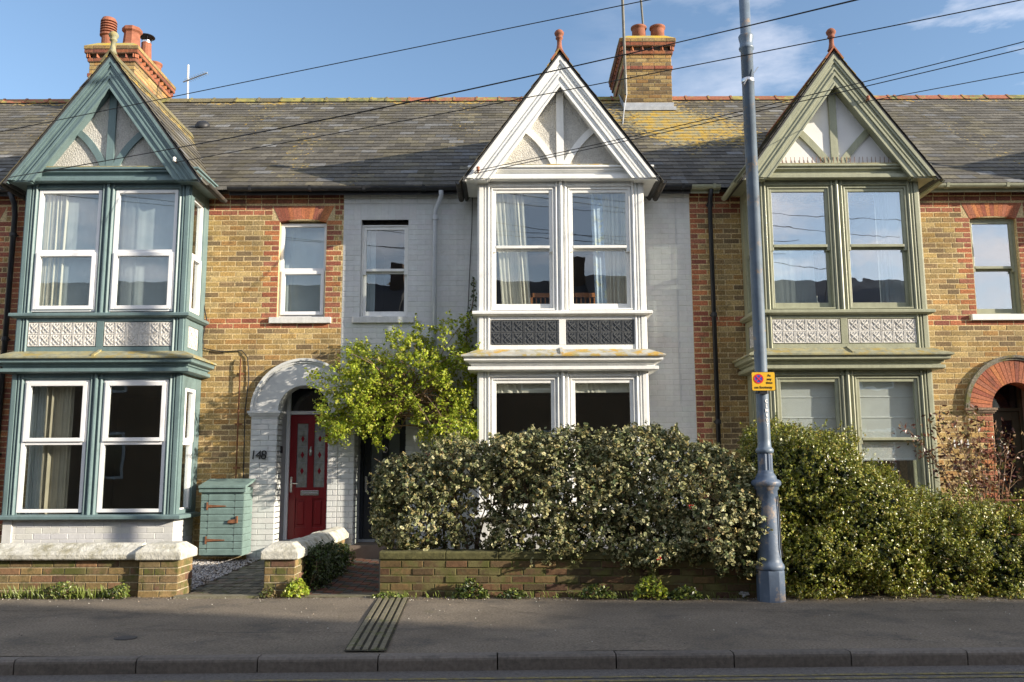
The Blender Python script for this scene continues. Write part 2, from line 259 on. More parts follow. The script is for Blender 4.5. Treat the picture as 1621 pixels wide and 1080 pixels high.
def sub_intervals(a, b, holes):
    iv = [(a, b)]
    for h in holes:
        if h is None: continue
        nv = []
        for (p, q) in iv:
            if h[1] <= p or h[0] >= q: nv.append((p, q)); continue
            if h[0] > p+.004: nv.append((p, h[0]))
            if h[1] < q-.004: nv.append((h[1], q))
        iv = nv
    return iv
def rect_hole(x0, x1, z0, z1): return lambda z: (x0, x1) if z0 < z < z1 else None
def bricks(mb, x0, x1, z0, z1, y, holes=(), quoins=(), colf=ybrick, qcol=rbrick, rowcol=None, Lb=.225, H=.075, mort=.0115, relief=.007, seed=0, wob=.0015, bond='s'):
    """courses of single bricks on plane y (front), facing -y"""
    nrow = int(math.ceil((z1-z0)/H)); g = mort/2
    for r in range(nrow):
        za = z0+r*H; zb = min(za+H, z1); zc = (za+zb)/2
        if zb-za < .02: continue
        iv = sub_intervals(x0, x1, [h(zc) for h in holes])
        segs = []
        for (a, b) in iv:
            marks = []
            for (xe, d, qa, qb) in quoins:
                if not qa < zc < qb: continue
                ln = .225 if (r % 2) else .1125
                p, q = (xe, xe+ln) if d > 0 else (xe-ln, xe)
                p, q = max(p, a), min(q, b)
                if q-p > .03: marks.append((p, q))
            for s in sub_intervals(a, b, marks): segs.append((s[0], s[1], 0))
            for s in marks: segs.append((s[0], s[1], 1))
        for (a, b, isq) in segs:
            cuts = [a]
            if not isq:
                ln = Lb if (bond == 's' or (r//1) % 2 == 0) else Lb/2
                off = (r % 2)*Lb/2 if bond == 's' else (Lb/4 if r % 2 else 0)
                k = math.floor((a-off)/ln)+1
                while True:
                    xk = k*ln+off
                    if xk >= b-.035: break
                    if xk > cuts[-1]+.035: cuts.append(xk)
                    k += 1
            cuts.append(b)
            for i in range(len(cuts)-1):
                p, q = cuts[i]+g, cuts[i+1]-g
                if q-p < .012: continue
                c = (qcol() if isq else (rowcol(zc) or colf() if rowcol else colf()))
                yy = y+random.uniform(-wob, wob)
                mb.bbox(p+random.uniform(-.001, .001), q, yy, y+relief+.002, za+g+random.uniform(-.001, .001), zb-g, ch=.0035, col=c)
def backing(mb, x0, x1, z0, z1, y0, y1, rects, col):
    xs = sorted({x0, x1, *[q for r_ in rects for q in r_[:2] if x0 < q < x1]}); zs = sorted({z0, z1, *[q for r_ in rects for q in r_[2:] if z0 < q < z1]})
    for i in range(len(xs)-1):
        run = None
        for j in range(len(zs)-1):
            cx, cz = (xs[i]+xs[i+1])/2, (zs[j]+zs[j+1])/2
            hole = any(a < cx < b and c < cz < d for a, b, c, d in rects)
            if hole:
                if run is not None: mb.box(xs[i], xs[i+1], y0, y1, run, zs[j], col=col); run = None
            elif run is None: run = zs[j]
        if run is not None: mb.box(xs[i], xs[i+1], y0, y1, run, zs[-1], col=col)
def slates(mb, P0, ud, vd, rowf, nrows, gauge=.178, w=.25, lich=lambda p: .2, thick=.007):
    """courses of slates: P0 eave start, ud along, vd up slope, rowf(r)->(a,b) extent along ud"""
    ud = Vector(ud).normalized(); vd = Vector(vd).normalized(); nd = ud.cross(vd).normalized()
    if nd.z < 0: nd = -nd
    for r in range(nrows):
        a, b = rowf(r)
        if b-a < .03: continue
        k = math.floor(a/w)-1
        while True:
            p = k*w+(r % 2)*w/2; q = p+w-.004; k += 1
            if p >= b: break
            p, q = max(p, a), min(q, b)
            if q-p < .02: continue
            base = random.choice([.085, .10, .115, .095, .125, .078]); tn = random.uniform(.85, 1.15)
            rr = random.random()
            if rr > .93: c = [base*1.5*tn, base*1.5*tn, base*1.45*tn]
            elif rr > .7: c = [base*1.2*tn, base*1.08*tn, base*.75*tn]
            else: c = [base*1.08*tn, base*1.0*tn, base*.82*tn]
            o = Vector(P0); s0 = r*gauge+random.uniform(-.004, .004); s1 = (r+1)*gauge+.03
            up0 = nd*(.012+random.uniform(0, .003)); up1 = nd*.002
            A = o+ud*p+vd*s0; B = o+ud*q+vd*s0; C = o+ud*q+vd*s1; D = o+ud*p+vd*s1
            t = nd*thick
            mb.add([A+up0, B+up0, C+up1, D+up1, A+up0-t, B+up0-t], [(0, 1, 2, 3), (4, 5, 1, 0), (5, 2, 1), (4, 0, 3)], col=(*c, lich((A+C)/2)))

# ------------------------------------------------------------ foliage
def vnoise(P, s, seed=0):
    P = np.asarray(P)*s; i = np.floor(P).astype(np.int64); f = P-i; f = f*f*(3-2*f)
    def h(a, b, c):
        n = (a*374761393+b*668265263+c*2147483647+seed*974634777) & 0xffffffff; n = ((n ^ (n >> 13))*1274126177) & 0xffffffff
        return ((n ^ (n >> 16)) & 0xffff)/65535.
    r = 0
    for dx in (0, 1):
        for dy in (0, 1):
            for dz in (0, 1):
                w = (f[:, 0] if dx else 1-f[:, 0])*(f[:, 1] if dy else 1-f[:, 1])*(f[:, 2] if dz else 1-f[:, 2])
                r = r+w*h(i[:, 0]+dx, i[:, 1]+dy, i[:, 2]+dz)
    return r
def blob_points(blobs, n, depth=.14, seed=1, nscale=5, namp=.1, fill=.15, gap=None, zmin=None):
    """blobs: (cx,cy,cz,rx,ry,rz[,power]) ; returns points and outward directions"""
    bl = np.array([b[:6] for b in blobs], float); g = np.random.default_rng(seed)
    lo = (bl[:, :3]-bl[:, 3:6]).min(0)-.15; hi = (bl[:, :3]+bl[:, 3:6]).max(0)+.15
    PP = []; DD = []; tot = 0; it = 0
    while tot < n and it < 400:
        it += 1
        p = g.uniform(lo, hi, (40000, 3)); best = np.full(len(p), -9.); bd = np.zeros((len(p), 3))
        for b in bl:
            d = (p-b[:3])/b[3:6]; q = (np.abs(d)**2.6).sum(1)**(1/2.6); s = (1-q)*b[3:6].min()
            m = s > best; best[m] = s[m]; bd[m] = (d/b[3:6])[m]
        s = best+(vnoise(p, nscale, seed)-.5)*2*namp+(vnoise(p, nscale*2.7, seed+5)-.5)*namp
        keep = (s > 0) & ((s < depth*g.random(len(p))**.7) | (g.random(len(p)) < fill))
        if gap is not None: keep &= gap(p, g)
        if zmin is not None: keep &= p[:, 2] > zmin
        PP.append(p[keep]); DD.append(bd[keep]); tot += int(keep.sum())
    P = np.concatenate(PP)[:n]; D = np.concatenate(DD)[:n]; D /= np.linalg.norm(D, axis=1)[:, None]+1e-9
    return P, D
def leaf_mesh(name, P, D, size, aspect, colours, material, parent=None, seed=3, fan=False, edge=None, up=.5, rand=.9, sizevar=.35):
    """fan=False: folded 4-point leaf (2 faces); fan=True: 6 triangles around a centre, centre colour -> edge colour"""
    g = np.random.default_rng(seed); n = len(P)
    nd = D+np.array([0, 0, up])+g.normal(0, rand, (n, 3)); nd /= np.linalg.norm(nd, axis=1)[:, None]
    t = g.normal(0, 1, (n, 3)); t -= (t*nd).sum(1)[:, None]*nd; t /= np.linalg.norm(t, axis=1)[:, None]; b = np.cross(nd, t)
    s = size*(1+g.uniform(-sizevar, sizevar, n))[:, None]; colours = np.asarray(colours)[:, :3]
    ci = g.integers(0, len(colours), n); c = colours[ci]*g.uniform(.75, 1.2, (n, 1))
    og = np.array(origin_of(parent))
    if not fan:
        V = np.stack([P-t*s, P-b*s*aspect+nd*s*.15, P+t*s, P+b*s*aspect+nd*s*.15], 1).reshape(-1, 3)-og
        F = (np.arange(n)*4)[:, None]+np.array([[0, 1, 2, 0, 2, 3]]); F = F.reshape(-1, 3)
        CC = np.repeat(np.concatenate([c, np.zeros((n, 1))], 1), 6, axis=0)
    else:
        ang = np.array([0, .9, 2.2, math.pi, 4.08, 5.38]); ring = [P+t*s*math.cos(a)+b*s*aspect*math.sin(a)+nd*s*(.22 if i % 2 else -.02) for i, a in enumerate(ang)]
        V = np.stack([P]+ring, 1).reshape(-1, 3)-og
        idx = np.array([[0, 1, 2, 0, 2, 3, 0, 3, 4, 0, 4, 5, 0, 5, 6, 0, 6, 1]]); F = ((np.arange(n)*7)[:, None]+idx).reshape(-1, 3)
        e = np.asarray(edge)[g.integers(0, len(edge), n)]*g.uniform(.75, 1.15, (n, 1)); kk = (g.random((n, 1)) < .3); e = np.where(kk, c, e)
        tri = np.stack([c, e, e], 1); CC = np.repeat(tri[:, None], 6, axis=1).reshape(-1, 3); CC = np.concatenate([CC, np.zeros((len(CC), 1))], 1)
    me = bpy.data.meshes.new(name); me.vertices.add(len(V)); me.vertices.foreach_set('co', V.astype(np.float32).ravel())
    nf = len(F); me.loops.add(nf*3); me.polygons.add(nf); me.loops.foreach_set('vertex_index', F.astype(np.int32).ravel())
    me.polygons.foreach_set('loop_start', np.arange(0, nf*3, 3, dtype=np.int32)); me.update(calc_edges=True)
    a = me.color_attributes.new('Col', 'FLOAT_COLOR', 'CORNER'); a.data.foreach_set('color', CC.astype(np.float32).ravel())
    me.materials.append(material); me.validate()
    o = bpy.data.objects.new(name, me); COL.objects.link(o)
    if parent is not None: o.parent = parent
    return o
def sprigs(P, D, k, ln, spread, seed=2, up=.35):
    g = np.random.default_rng(seed); n = len(P); d = D+np.array([0, 0, up])+g.normal(0, .55, (n, 3)); d /= np.linalg.norm(d, axis=1)[:, None]
    L_ = ln*g.uniform(.5, 1.3, (n, 1)); out = []; dirs = []
    for i in range(k):
        t = (i+.5)/k; r = g.normal(0, 1, (n, 3)); r -= (r*d).sum(1)[:, None]*d; r /= np.linalg.norm(r, axis=1)[:, None]
        out.append(P+d*L_*t+r*spread*(1.05-.5*t)); dirs.append(r*.6+d*.9)
    Q = np.concatenate(out); E = np.concatenate(dirs); return Q, E/np.linalg.norm(E, axis=1)[:, None]
def wander(p0, p1, n=8, amp=.05, sag=0):
    p0, p1 = Vector(p0), Vector(p1); pts = []
    for i in range(n+1):
        t = i/n; w = math.sin(math.pi*t); pts.append(p0.lerp(p1, t)+Vector((random.uniform(-amp, amp), random.uniform(-amp, amp), random.uniform(-amp, amp)))*w+Vector((0, 0, -sag*w)))
    return pts
# ------------------------------------------------------------ ground and street
def kerbY(x): return 6.40+.0265*x
g = MB(); g.box(-300, 300, -300, 300, -.6, -.16); tag(g.build('ground', M['soil']), kind='structure')
g = MB()
g.add([(-60, -1.4, -.09), (60, -1.4, -.09), (60, kerbY(60)-.1, -.09), (-60, kerbY(-60)-.1, -.09), (-60, -1.4, -.15), (60, -1.4, -.15)], [(0, 1, 2, 3), (4, 5, 1, 0)])
tag(g.build('road', M['road']), kind='structure')
g = MB()
for off in (.23, .33):
    g.add([(-60, kerbY(-60)-off-.16, -.086), (60, kerbY(60)-off-.16, -.086), (60, kerbY(60)-off-.11, -.086), (-60, kerbY(-60)-off-.11, -.086)], [(0, 1, 2, 3)])
tag(g.build('road_marking', M['yellowline']), kind='structure')
g = MB()   # pavement with slow undulation
nx, ny = 120, 16; vs = []
for j in range(ny+1):
    for i in range(nx+1):
        x = -30+60*i/nx; y0 = kerbY(x)+.02; y = y0+(9.45-y0)*j/ny
        vs.append((x, y, .004*math.sin(x*1.3+y)+.003*math.sin(x*3.1-y*2)))
fs = [(j*(nx+1)+i, j*(nx+1)+i+1, (j+1)*(nx+1)+i+1, (j+1)*(nx+1)+i) for j in range(ny) for i in range(nx)]
g.add(vs, fs); g.box(-60, -30, 4.9, 9.4, -.15, 0); g.box(30, 60, 7.1, 9.4, -.15, 0)
tag(g.build('pavement', M['asphalt'], smooth=True), kind='structure')
g = MB(); ang = math.atan(.0265)
for k in range(-22, 24):   # kerb stones 0.915 m long
    xs = -3.385+k*.82; ch = .022; c = random.uniform(.85, 1.15)
    g.T = TR(xs, kerbY(xs)-.125, random.uniform(-.002, .002), ang)
    g.xprof([(0.004, -.14), (0, -.02), (.004, -.006), (ch, .008), (.125, .006), (.125, -.14)], .0, .811, col=(c, c, c, 0))
    g.T = None
tag(g.build('kerb', M['kerb']), kind='structure')
g = MB()   # far pavement across the road
g.box(-60, 60, -3.6, -.9, -.15, 0.0); tag(g.build('far_pavement', M['asphalt']), kind='structure')
# garden soil, rising gently to the house walls
g = MB(); g.add([(-30, 9.3, -.012), (30, 9.3, -.012), (30, 13, .09), (-30, 13, .09), (-30, 9.3, -.1), (30, 9.3, -.1)], [(0, 1, 2, 3), (4, 5, 1, 0)])
tag(g.build('garden_ground', M['soil']), kind='structure')
def gz(y): return max(0, (y-9.3)*.0275)-.008
def paving(name, x0, x1, y0, y1, cols, bw, bl, herring=False, dz=.012):
    g = MB(); nyy = int((y1-y0)/bl)+1; nxx = int((x1-x0)/bw)+1
    for j in range(nyy):
        for i in range(nxx):
            a = x0+i*bw+(j % 2)*bw/2*(0 if herring else 1); b = a+bw-.006; c, d = y0+j*bl, y0+(j+1)*bl-.006
            a, b, d = max(a, x0), min(b, x1), min(d, y1)
            if b-a < .02 or d-c < .02: continue
            cc = cols(i, j); z = gz((c+d)/2)+dz+random.uniform(-.002, .002)
            g.add([(a, c, z), (b, c, z), (b, d, z+.0), (a, d, z), (a, c, z-.05), (b, c, z-.05)], [(0, 1, 2, 3), (4, 5, 1, 0)], col=cc)
    g.box(x0, x1, y0, y1, -.06, gz(y0)+.004, col=(.03, .03, .025, 0))
    return tag(g.build(name, M['paving']), kind='structure')
def grey(i, j):
    c = random.choice([(.13, .125, .10), (.10, .10, .085), (.16, .15, .115), (.12, .10, .08)]); k = random.uniform(.85, 1.15); return (c[0]*k, c[1]*k, c[2]*k, 0)
def rb(i, j):
    c = (.15, .065, .045) if ((i+j) % 4 < 2) else (.075, .07, .065); k = random.uniform(.8, 1.15); return (c[0]*k, c[1]*k, c[2]*k, 0)
paving('block_path', -3.42, -2.49, 9.2, 12.15, grey, .1, .2)
paving('tiled_path', -2.18, -1.36, 9.2, 12.15, rb, .1, .1, True)
g = MB(); g.box(-3.42, -2.55, 9.08, 9.2, -.05, .02, col=(1, 1, .95, 0)); g.box(-2.14, -1.36, 9.06, 9.2, -.05, .014, col=(.8, .8, .7, 0))
tag(g.build('path_edging', M['concrete']), kind='structure')
# gravel
n = 4200; g = MB()
for k in range(n):
    x = random.uniform(-4.75, -3.43); y = random.uniform(9.32, 12.1); r = random.uniform(.009, .02); z = gz(y)+.006+r*.4
    h = random.choice([(.34, .33, .32), (.22, .22, .23), (.45, .43, .40), (.16, .15, .15), (.30, .26, .22)])
    a = random.uniform(0, 6.28); pts = []
    for i in range(5): t = a+i*1.257; pts.append((x+r*math.cos(t)*random.uniform(.7, 1.1), y+r*math.sin(t)*random.uniform(.7, 1.1), z-r*.2))
    pts += [(x+r*.2, y, z+r*.6), (x, y, z-r)]
    g.add(pts, [(0, 1, 5), (1, 2, 5), (2, 3, 5), (3, 4, 5), (4, 0, 5)], col=(*h, 0))
tag(g.build('gravel', M['gravel']), kind='stuff')
# footway drainage channel
g = MB(); c = (.95, .92, .85, 0)
for k in range(5):
    a0 = -1.34+k*.062; b0 = -1.19+k*.058
    for j in range(4):
        ya = 9.02-j*.64; yb = ya-.632; t0 = (9.02-ya)/2.56; t1 = (9.02-yb)/2.56
        xa = a0+(b0-a0)*t0; xb = a0+(b0-a0)*t1; w = .036; q = random.uniform(.85, 1.1)
        g.add([(xa, ya, .004), (xa+w, ya, .004), (xb+w, yb, .004), (xb, yb, .004), (xa, ya, .014), (xa+w, ya, .014), (xb+w, yb, .014), (xb, yb, .014)],
              [(4, 5, 6, 7), (0, 1, 5, 4), (1, 2, 6, 5), (2, 3, 7, 6), (3, 0, 4, 7)], col=(c[0]*q, c[1]*q, c[2]*q, 0))
g.add([(-1.35, 9.03, .008), (-1.04, 9.03, .008), (-.9, 6.44, .008), (-1.2, 6.44, .008)], [(0, 1, 2, 3)], col=(.16, .15, .13, 0))
tag(g.build('drain_channel', M['concrete']), 'ribbed concrete drain channel crossing the pavement beside the tiled path', 'drain channel')
g = MB(); P = [(.085*math.cos(i*.524)-2.98, .085*math.sin(i*.524)+6.98) for i in range(12)]
g.vprof(P, -.01, .009, col=(.35, .35, .35, 0)); tag(g.build('access_cover', M['rust']), 'small round iron cover set in the pavement at the left', 'access cover')
bpy.data.objects['access_cover'].data.materials[0] = mat('dull iron', (.055, .052, .052), .7)

# ------------------------------------------------------------ house parts
F = 11.49; WY = 12.2; EAV = (12.06, 5.25); RIDGE = (16.31, 8.44)
def pane(parent, T, x0, x1, z0, z1, y, m='glass'):
    g = MB(); g.T = T; g.box(x0, x1, y, y+.004, z0, z1); return g.build('glass_pane', M[m], parent)
def win(parent, T, x0, x1, z0, z1, zm, style, fm, gm, name='window_frame', horns=True):
    g = MB(); g.T = T; panes = []
    if style == 'sash':
        for (a, b) in ((x0, x0+.022), (x1-.022, x1)): g.box(a, b, -.012, .11, z0, z1)
        g.box(x0+.022, x1-.022, -.012, .11, z1-.022, z1)
        xa, xb = x0+.022, x1-.022; st = .042
        # upper sash, outer
        for (a, b) in ((xa, xa+st), (xb-st, xb)): g.box(a, b, .004, .045, zm-.02-(.05 if horns else 0), z1-.022)
        g.box(xa+st, xb-st, .006, .043, z1-.022-.045, z1-.022); g.box(xa+st, xb-st, 0, .045, zm-.02, zm+.018)
        panes.append((xa+st, xb-st, zm+.018, z1-.067, .025))
        # lower sash, inner
        for (a, b) in ((xa, xa+st), (xb-st, xb)): g.box(a, b, .05, .09, z0+.01, zm-.005)
        g.box(xa+st, xb-st, .052, .088, z0+.01, z0+.085); g.box(xa+st, xb-st, .05, .088, zm-.045, zm-.008)
        g.box(x0, x1, -.015, .12, z0-.01, z0+.012)
        panes.append((xa+st, xb-st, z0+.085, zm-.045, .07))
    else:
        op = style  # 'lower' or 'upper' opener
        fw = .045
        for (a, b) in ((x0, x0+fw), (x1-fw, x1)): g.box(a, b, 0, .07, z0, z1)
        g.box(x0+fw, x1-fw, 0, .07, z1-fw, z1); g.box(x0+fw, x1-fw, 0, .07, z0, z0+fw); g.box(x0+fw, x1-fw, .002, .07, zm-.03, zm+.03)
        for nm, (a, b) in (('upper', (zm+.03, z1-fw)), ('lower', (z0+fw, zm-.03))):
            if nm == op:
                o = .018; q = .05; pa = (x0+fw-o, x1-fw+o, a-o, b+o)
                g.box(pa[0], pa[0]+q, -.022, .05, pa[2], pa[3]); g.box(pa[1]-q, pa[1], -.022, .05, pa[2], pa[3])
                g.box(pa[0]+q, pa[1]-q, -.022, .05, pa[3]-q, pa[3]); g.box(pa[0]+q, pa[1]-q, -.022, .05, pa[2], pa[2]+q)
                panes.append((pa[0]+q, pa[1]-q, pa[2]+q, pa[3]-q, .015))
            else: panes.append((x0+fw, x1-fw, a, b, .03))
    o = g.build(name, M[fm], parent, bevel=.004)
    return o, panes
def relief_panel(parent, T, x0, x1, z0, z1, nxt, nzt, m):
    g = MB(); g.T = T; g.box(x0, x1, .0, .02, z0, z1)
    w = (x1-x0)/nxt; h = (z1-z0)/nzt
    def strip(cx, cz, dx, dz, t, y):
        l = math.hypot(dx, dz); nx_, nz_ = -dz/l*t/2, dx/l*t/2
        g.prism([(cx-dx/2+nx_, cz-dz/2+nz_), (cx-dx/2-nx_, cz-dz/2-nz_), (cx+dx/2-nx_, cz+dz/2-nz_), (cx+dx/2+nx_, cz+dz/2+nz_)], y, .0)
    for i in range(nxt):
        for j in range(nzt):
            a, b = x0+i*w, z0+j*h; cx, cz = a+w/2, b+h/2
            g.box(a+.003, a+.013, -.008, 0, b+.003, b+h-.003); g.box(a+.013, a+w-.003, -.006, 0, b+.003, b+.012)
            g.box(a+w-.012, a+w-.003, -.007, 0, b+.012, b+h-.003)
            strip(cx, cz, w*.62, -h*.62, .010, -.011); strip(cx-w*.06, cz+h*.04, w*.42, h*.42, .009, -.009); strip(cx+w*.13, cz+h*.22, w*.24, h*.2, .011, -.007)
            strip(cx-w*.2, cz-h*.22, w*.2, -h*.24, .012, -.008); strip(cx+w*.27, cz-h*.0, .004, h*.2, .016, -.010); strip(cx-w*.02, cz-h*.33, w*.16, h*.1, .012, -.008)
            for q in range(3): strip(a+w*(.25+.25*q), b+h*.87, w*.06*(q-1), h*.12, .012, -.009)
    return g.build('tile_panel', M[m], parent)
def extr_bb(g, c, sgn, d0, d1, y0, y1, zap, th, zf):   # strip of bargeboard between perp distances d0,d1
    cs, tn = math.cos(th), math.tan(th)
    ap0, ap1 = zap-d0/cs, zap-d1/cs
    f0, f1 = (ap0-zf)/tn, (ap1-zf)/tn
    g.prism([(c, ap0), (c+sgn*f0, zf), (c+sgn*f1, zf), (c, ap1)], y0, y1)
def bay(house, c, P):
    pm = M[P['paint']]; g = MB(); h = 1.13; X = lambda x: c+x
    for sg in (1, -1):
        pr = [(.935, F+.07), (.935, F+.02), (.962, F+.02), (.962, F), (.978, F-.014), (.994, F), (1.0, F+.012), (1.012, F+.012), (1.016, F-.004), (1.032, F-.004), (1.036, F+.016), (1.05, F+.016), (1.052, F-.006), (1.108, F-.006), (1.11, F+.016), (1.13, F+.016), (1.13, F+.13), (1.0, F+.13)]
        pr = [(c+sg*a, b) for a, b in pr]
        for (a, b) in ((.705, 2.54), (2.81, 3.29), (3.35, 5.14)): g.vprof(pr, a, b)
        # returns
        for (a, b) in ((.705, 2.54), (2.81, 3.29), (3.35, 5.14)):
            g.box(*sorted((c+sg*1.03, c+sg*1.126)), F+.55, WY+.02, a, b)
        for (a, b) in ((2.36, 2.54), (.64, .76), (3.29, 3.40), (4.99, 5.14), (2.81, 2.9), (3.2, 3.29)): g.box(*sorted((c+sg*1.03, c+sg*1.124)), F+.13, F+.55, a, b)
        g.box(*sorted((c+sg*1.04, c+sg*1.10)), F+.13, WY, 2.56, 3.3)
    mu = [(.105, F+.07), (.105, F+.02), (.082, F+.02), (.082, F), (.064, F-.014), (.046, F), (.038, F+.014), (.026, F+.014), (.02, F-.022), (0, F-.03)]
    mu = [(X(a), b) for a, b in mu]+[(X(-a), b) for a, b in mu[::-1][1:]]
    for (a, b) in ((.705, 2.54), (3.35, 5.14)): g.vprof(mu, a, b)
    # heads
    for zt in (2.54, 5.14):
        g.xprof([(F+.07, zt-.10), (F+.02, zt-.10), (F+.02, zt-.078), (F, zt-.07), (F-.012, zt-.058), (F, zt-.046), (F+.01, zt-.04), (F+.01, zt), (F+.07, zt)], X(-.97), X(.97))
    g.box(X(-.98), X(.98), F+.03, F+.09, 2.54, 3.29)   # spandrel backing
    g.box(X(-.97), X(.97), F+.004, F+.03, 2.81, 2.895); g.box(X(-.97), X(.97), F+.004, F+.03, 3.235, 3.287); g.box(X(-.045), X(.045), F+.002, F+.03, 2.895, 3.235)
    # sills and cornices
    g.usweep([(-.03, 3.36), (.06, 3.347), (.068, 3.338), (.068, 3.305), (.05, 3.297), (.03, 3.285), (-.03, 3.285)], h, F, WY+.01, c)
    g.usweep([(-.03, .715), (.075, .70), (.083, .69), (.083, .655), (.06, .645), (-.03, .64)], h, F, WY+.01, c)
    g.usweep([(.185, 2.722), (.178, 2.712), (.17, 2.70), (.17, 2.672), (.15, 2.662), (.112, 2.655), (.105, 2.632), (.08, 2.626), (.078, 2.604), (.118, 2.598), (.12, 2.555), (.10, 2.545), (.03, 2.54), (-.03, 2.54)], h, F, WY+.01, c)
    g.usweep([(-.03, 5.335), (.12, 5.333), (.128, 5.325), (.128, 5.305), (.10, 5.297), (.10, 5.272), (.075, 5.262), (.052, 5.25), (.052, 5.215), (.075, 5.21), (.105, 5.20), (.11, 5.192), (.11, 5.148), (.09, 5.14), (-.03, 5.14)], h, F, WY+.01, c)
    g.box(X(-1.1), X(1.1), F+.03, WY, 2.56, 2.8); g.box(X(-1.1), X(1.1), F+.03, WY, 5.15, 5.2)
    bo = g.build('bay_window', pm, house, bevel=.003)
    # windows
    T0 = TR(c, F+.015, 0)
    sd = .56 if P['style'] == 'sash' else .5
    for fl, (z0, z1, zm) in enumerate(((.735, 2.455, 1.64 if P['style'] == 'sash' else 1.635), (3.375, 5.055, 4.235 if P['style'] == 'sash' else 4.19))):
        st = P['style'] if P['style'] == 'sash' else ('upper' if fl == 0 else 'lower')
        gm = P['glass'][fl]
        for (a, b) in ((-.945, -.095), (.095, .945)):
            o, ps = win(bo, T0, a, b, z0, z1, zm, st, P['frame'], gm)
            for p in ps: pane(bo, T0, p[0], p[1], p[2], p[3], p[4], gm)
        for sg in (1, -1):
            T = TR(c+sg*1.10, F+.345, 0, sg*math.pi/2)
            o, ps = win(bo, T, -.21, .21, z0, z1-.06, zm, st, P['frame'], gm)
            for p in ps: pane(bo, T, p[0], p[1], p[2], p[3], p[4], gm)
    # relief tiles
    for (a, b) in ((-.955, -.055), (.055, .955)): relief_panel(bo, TR(c, F+.012, 0), a, b, 2.905, 3.225, 6, 2, P['tile'])
    for sg in (1, -1): relief_panel(bo, TR(c+sg*1.118, F+.34, 0, sg*math.pi/2), -.17, .17, 2.905, 3.195, 2, 2, P['tile'])
    # lead roof over ground floor bay
    g = MB(); g.usweep([(-.03, 2.845), (.0, 2.838), (.1, 2.79), (.19, 2.752), (.205, 2.742), (.205, 2.722), (.16, 2.715)], h, F, WY+.01, c)
    for xx in ((-.02, .02),): g.xprof([(F-.0, 2.86), (F-.20, 2.765), (F-.20, 2.735), (F, 2.82)], X(xx[0]+P.get('rollx', 0)), X(xx[1]+P.get('rollx', 0)))
    g.build('lead_roof', M[P['lead']], bo)
    # gable
    th = math.radians(54.0); zap = 6.875; zf = 5.13
    g = MB(); g.prism([(X(-1.08), 5.30), (X(1.08), 5.30), (X(0), 6.72)], F-.0, F+.06); g.build('gable_panel', M[P['gable']], bo)
    g = MB(); g.prism([(X(-.05), 5.32), (X(.05), 5.32), (X(.05), 6.6), (X(-.05), 6.6)], F-.035, F+.0)
    for sg in (1, -1):
        B0, B1, B2 = Vector((.60*sg, 5.96)), Vector((.27*sg, 5.80 if P['gable'] != 'render' else 5.64)), Vector((.055*sg, 5.33)); w = .045; Lp = []; Rp = []
        for i in range(9):
            t = i/8; p = B0*(1-t)**2+B1*2*t*(1-t)+B2*t*t; d = ((B1-B0)*(1-t)+(B2-B1)*t).normalized(); nn = Vector((-d.y, d.x))
            Lp.append(p+nn*w); Rp.append(p-nn*w)
        for i in range(8): g.prism([(X(q.x), q.y) for q in (Lp[i], Lp[i+1], Rp[i+1], Rp[i])], F-.031+.0005*sg, F+.0)
    g.build('gable_timber', pm, bo)
    g = MB()
    for sg in (1, -1):
        extr_bb(g, c, sg, 0, .255, F-.17, F-.13, zap, th, zf)
        extr_bb(g, c, sg, -.005, .04, F-.205, F-.17, zap, th, zf); extr_bb(g, c, sg, .04, .07, F-.192, F-.17, zap, th, zf)
        extr_bb(g, c, sg, .105, .125, F-.182, F-.17, zap, th, zf); extr_bb(g, c, sg, .15, .18, F-.188, F-.17, zap, th, zf); extr_bb(g, c, sg, .235, .26, F-.178, F-.17, zap, th, zf)
        extr_bb(g, c, sg, .19, .24, F-.13, F+.0, zap, th, zf)   # soffit behind the board
        g.box(*sorted((X(sg*.99), X(sg*1.30))), F-.16, F+.0, 5.115, 5.15); g.box(*sorted((X(sg*1.12), X(sg*1.30))), F-.0, WY-.1, 5.12, 5.16)
        g.box(*sorted((X(sg*1.275), X(sg*1.315))), F-.185, F-.13, 5.095, 5.165)
    g.build('bargeboard', pm, bo, bevel=.003)
    g = MB(); g.prism([(X(-1.0), 5.337), (X(1.0), 5.337), (X(1.0), 5.352), (X(-1.0), 5.352)], F-.11, F+.0); g.build('ledge_flashing', M['leadW' if P['gable'] == 'dash' and P['paint'] == 'white' else 'leadG'], bo)
    # gable roof
    g = MB()
    for sg in (1, -1): g.prism([(X(sg*1.335), 5.085), (X(0), 6.915), (X(0), 6.875), (X(sg*1.305), 5.085)], F-.205, 14.45, col=(.05, .05, .05, 0))
    def rf(r):
        z = 5.10+r*.178*.809; return (0, max(12.1, EAV[0]+(z+.06-EAV[1])/.75)-(F-.215))
    for sg in (1, -1):
        slates(g, (X(sg*1.36), F-.215, 5.065), (0, 1, 0), (-sg*.588, 0, .809), rf, 12, lich=lambda p: .42 if p.z < 6.6 else .75, gauge=.185)
    g.build('gable_roof', M['slate'], bo)
    g = MB()
    for k in range(8):
        y0 = F-.225+k*.41; q = random.uniform(.8, 1.15); col = (P['ridgec'][0]*q, P['ridgec'][1]*q, P['ridgec'][2]*q, .5)
        g.prism([(X(-.13), 6.80), (X(0), 6.985), (X(.13), 6.80), (X(.11), 6.79), (X(0), 6.95), (X(-.11), 6.79)], y0, y0+.40, col=col)
    g.build('ridge_tiles', M['ridge'], bo)
    g = MB(); g.lathe([(.06, 0), (.045, .03), (.032, .10), (.032, .17), (.05, .185), (.052, .20), (.035, .215), (.06, .24), (.068, .27), (.05, .30), (.03, .315), (.012, .325)], (X(0), F-.14, 6.95), 14)
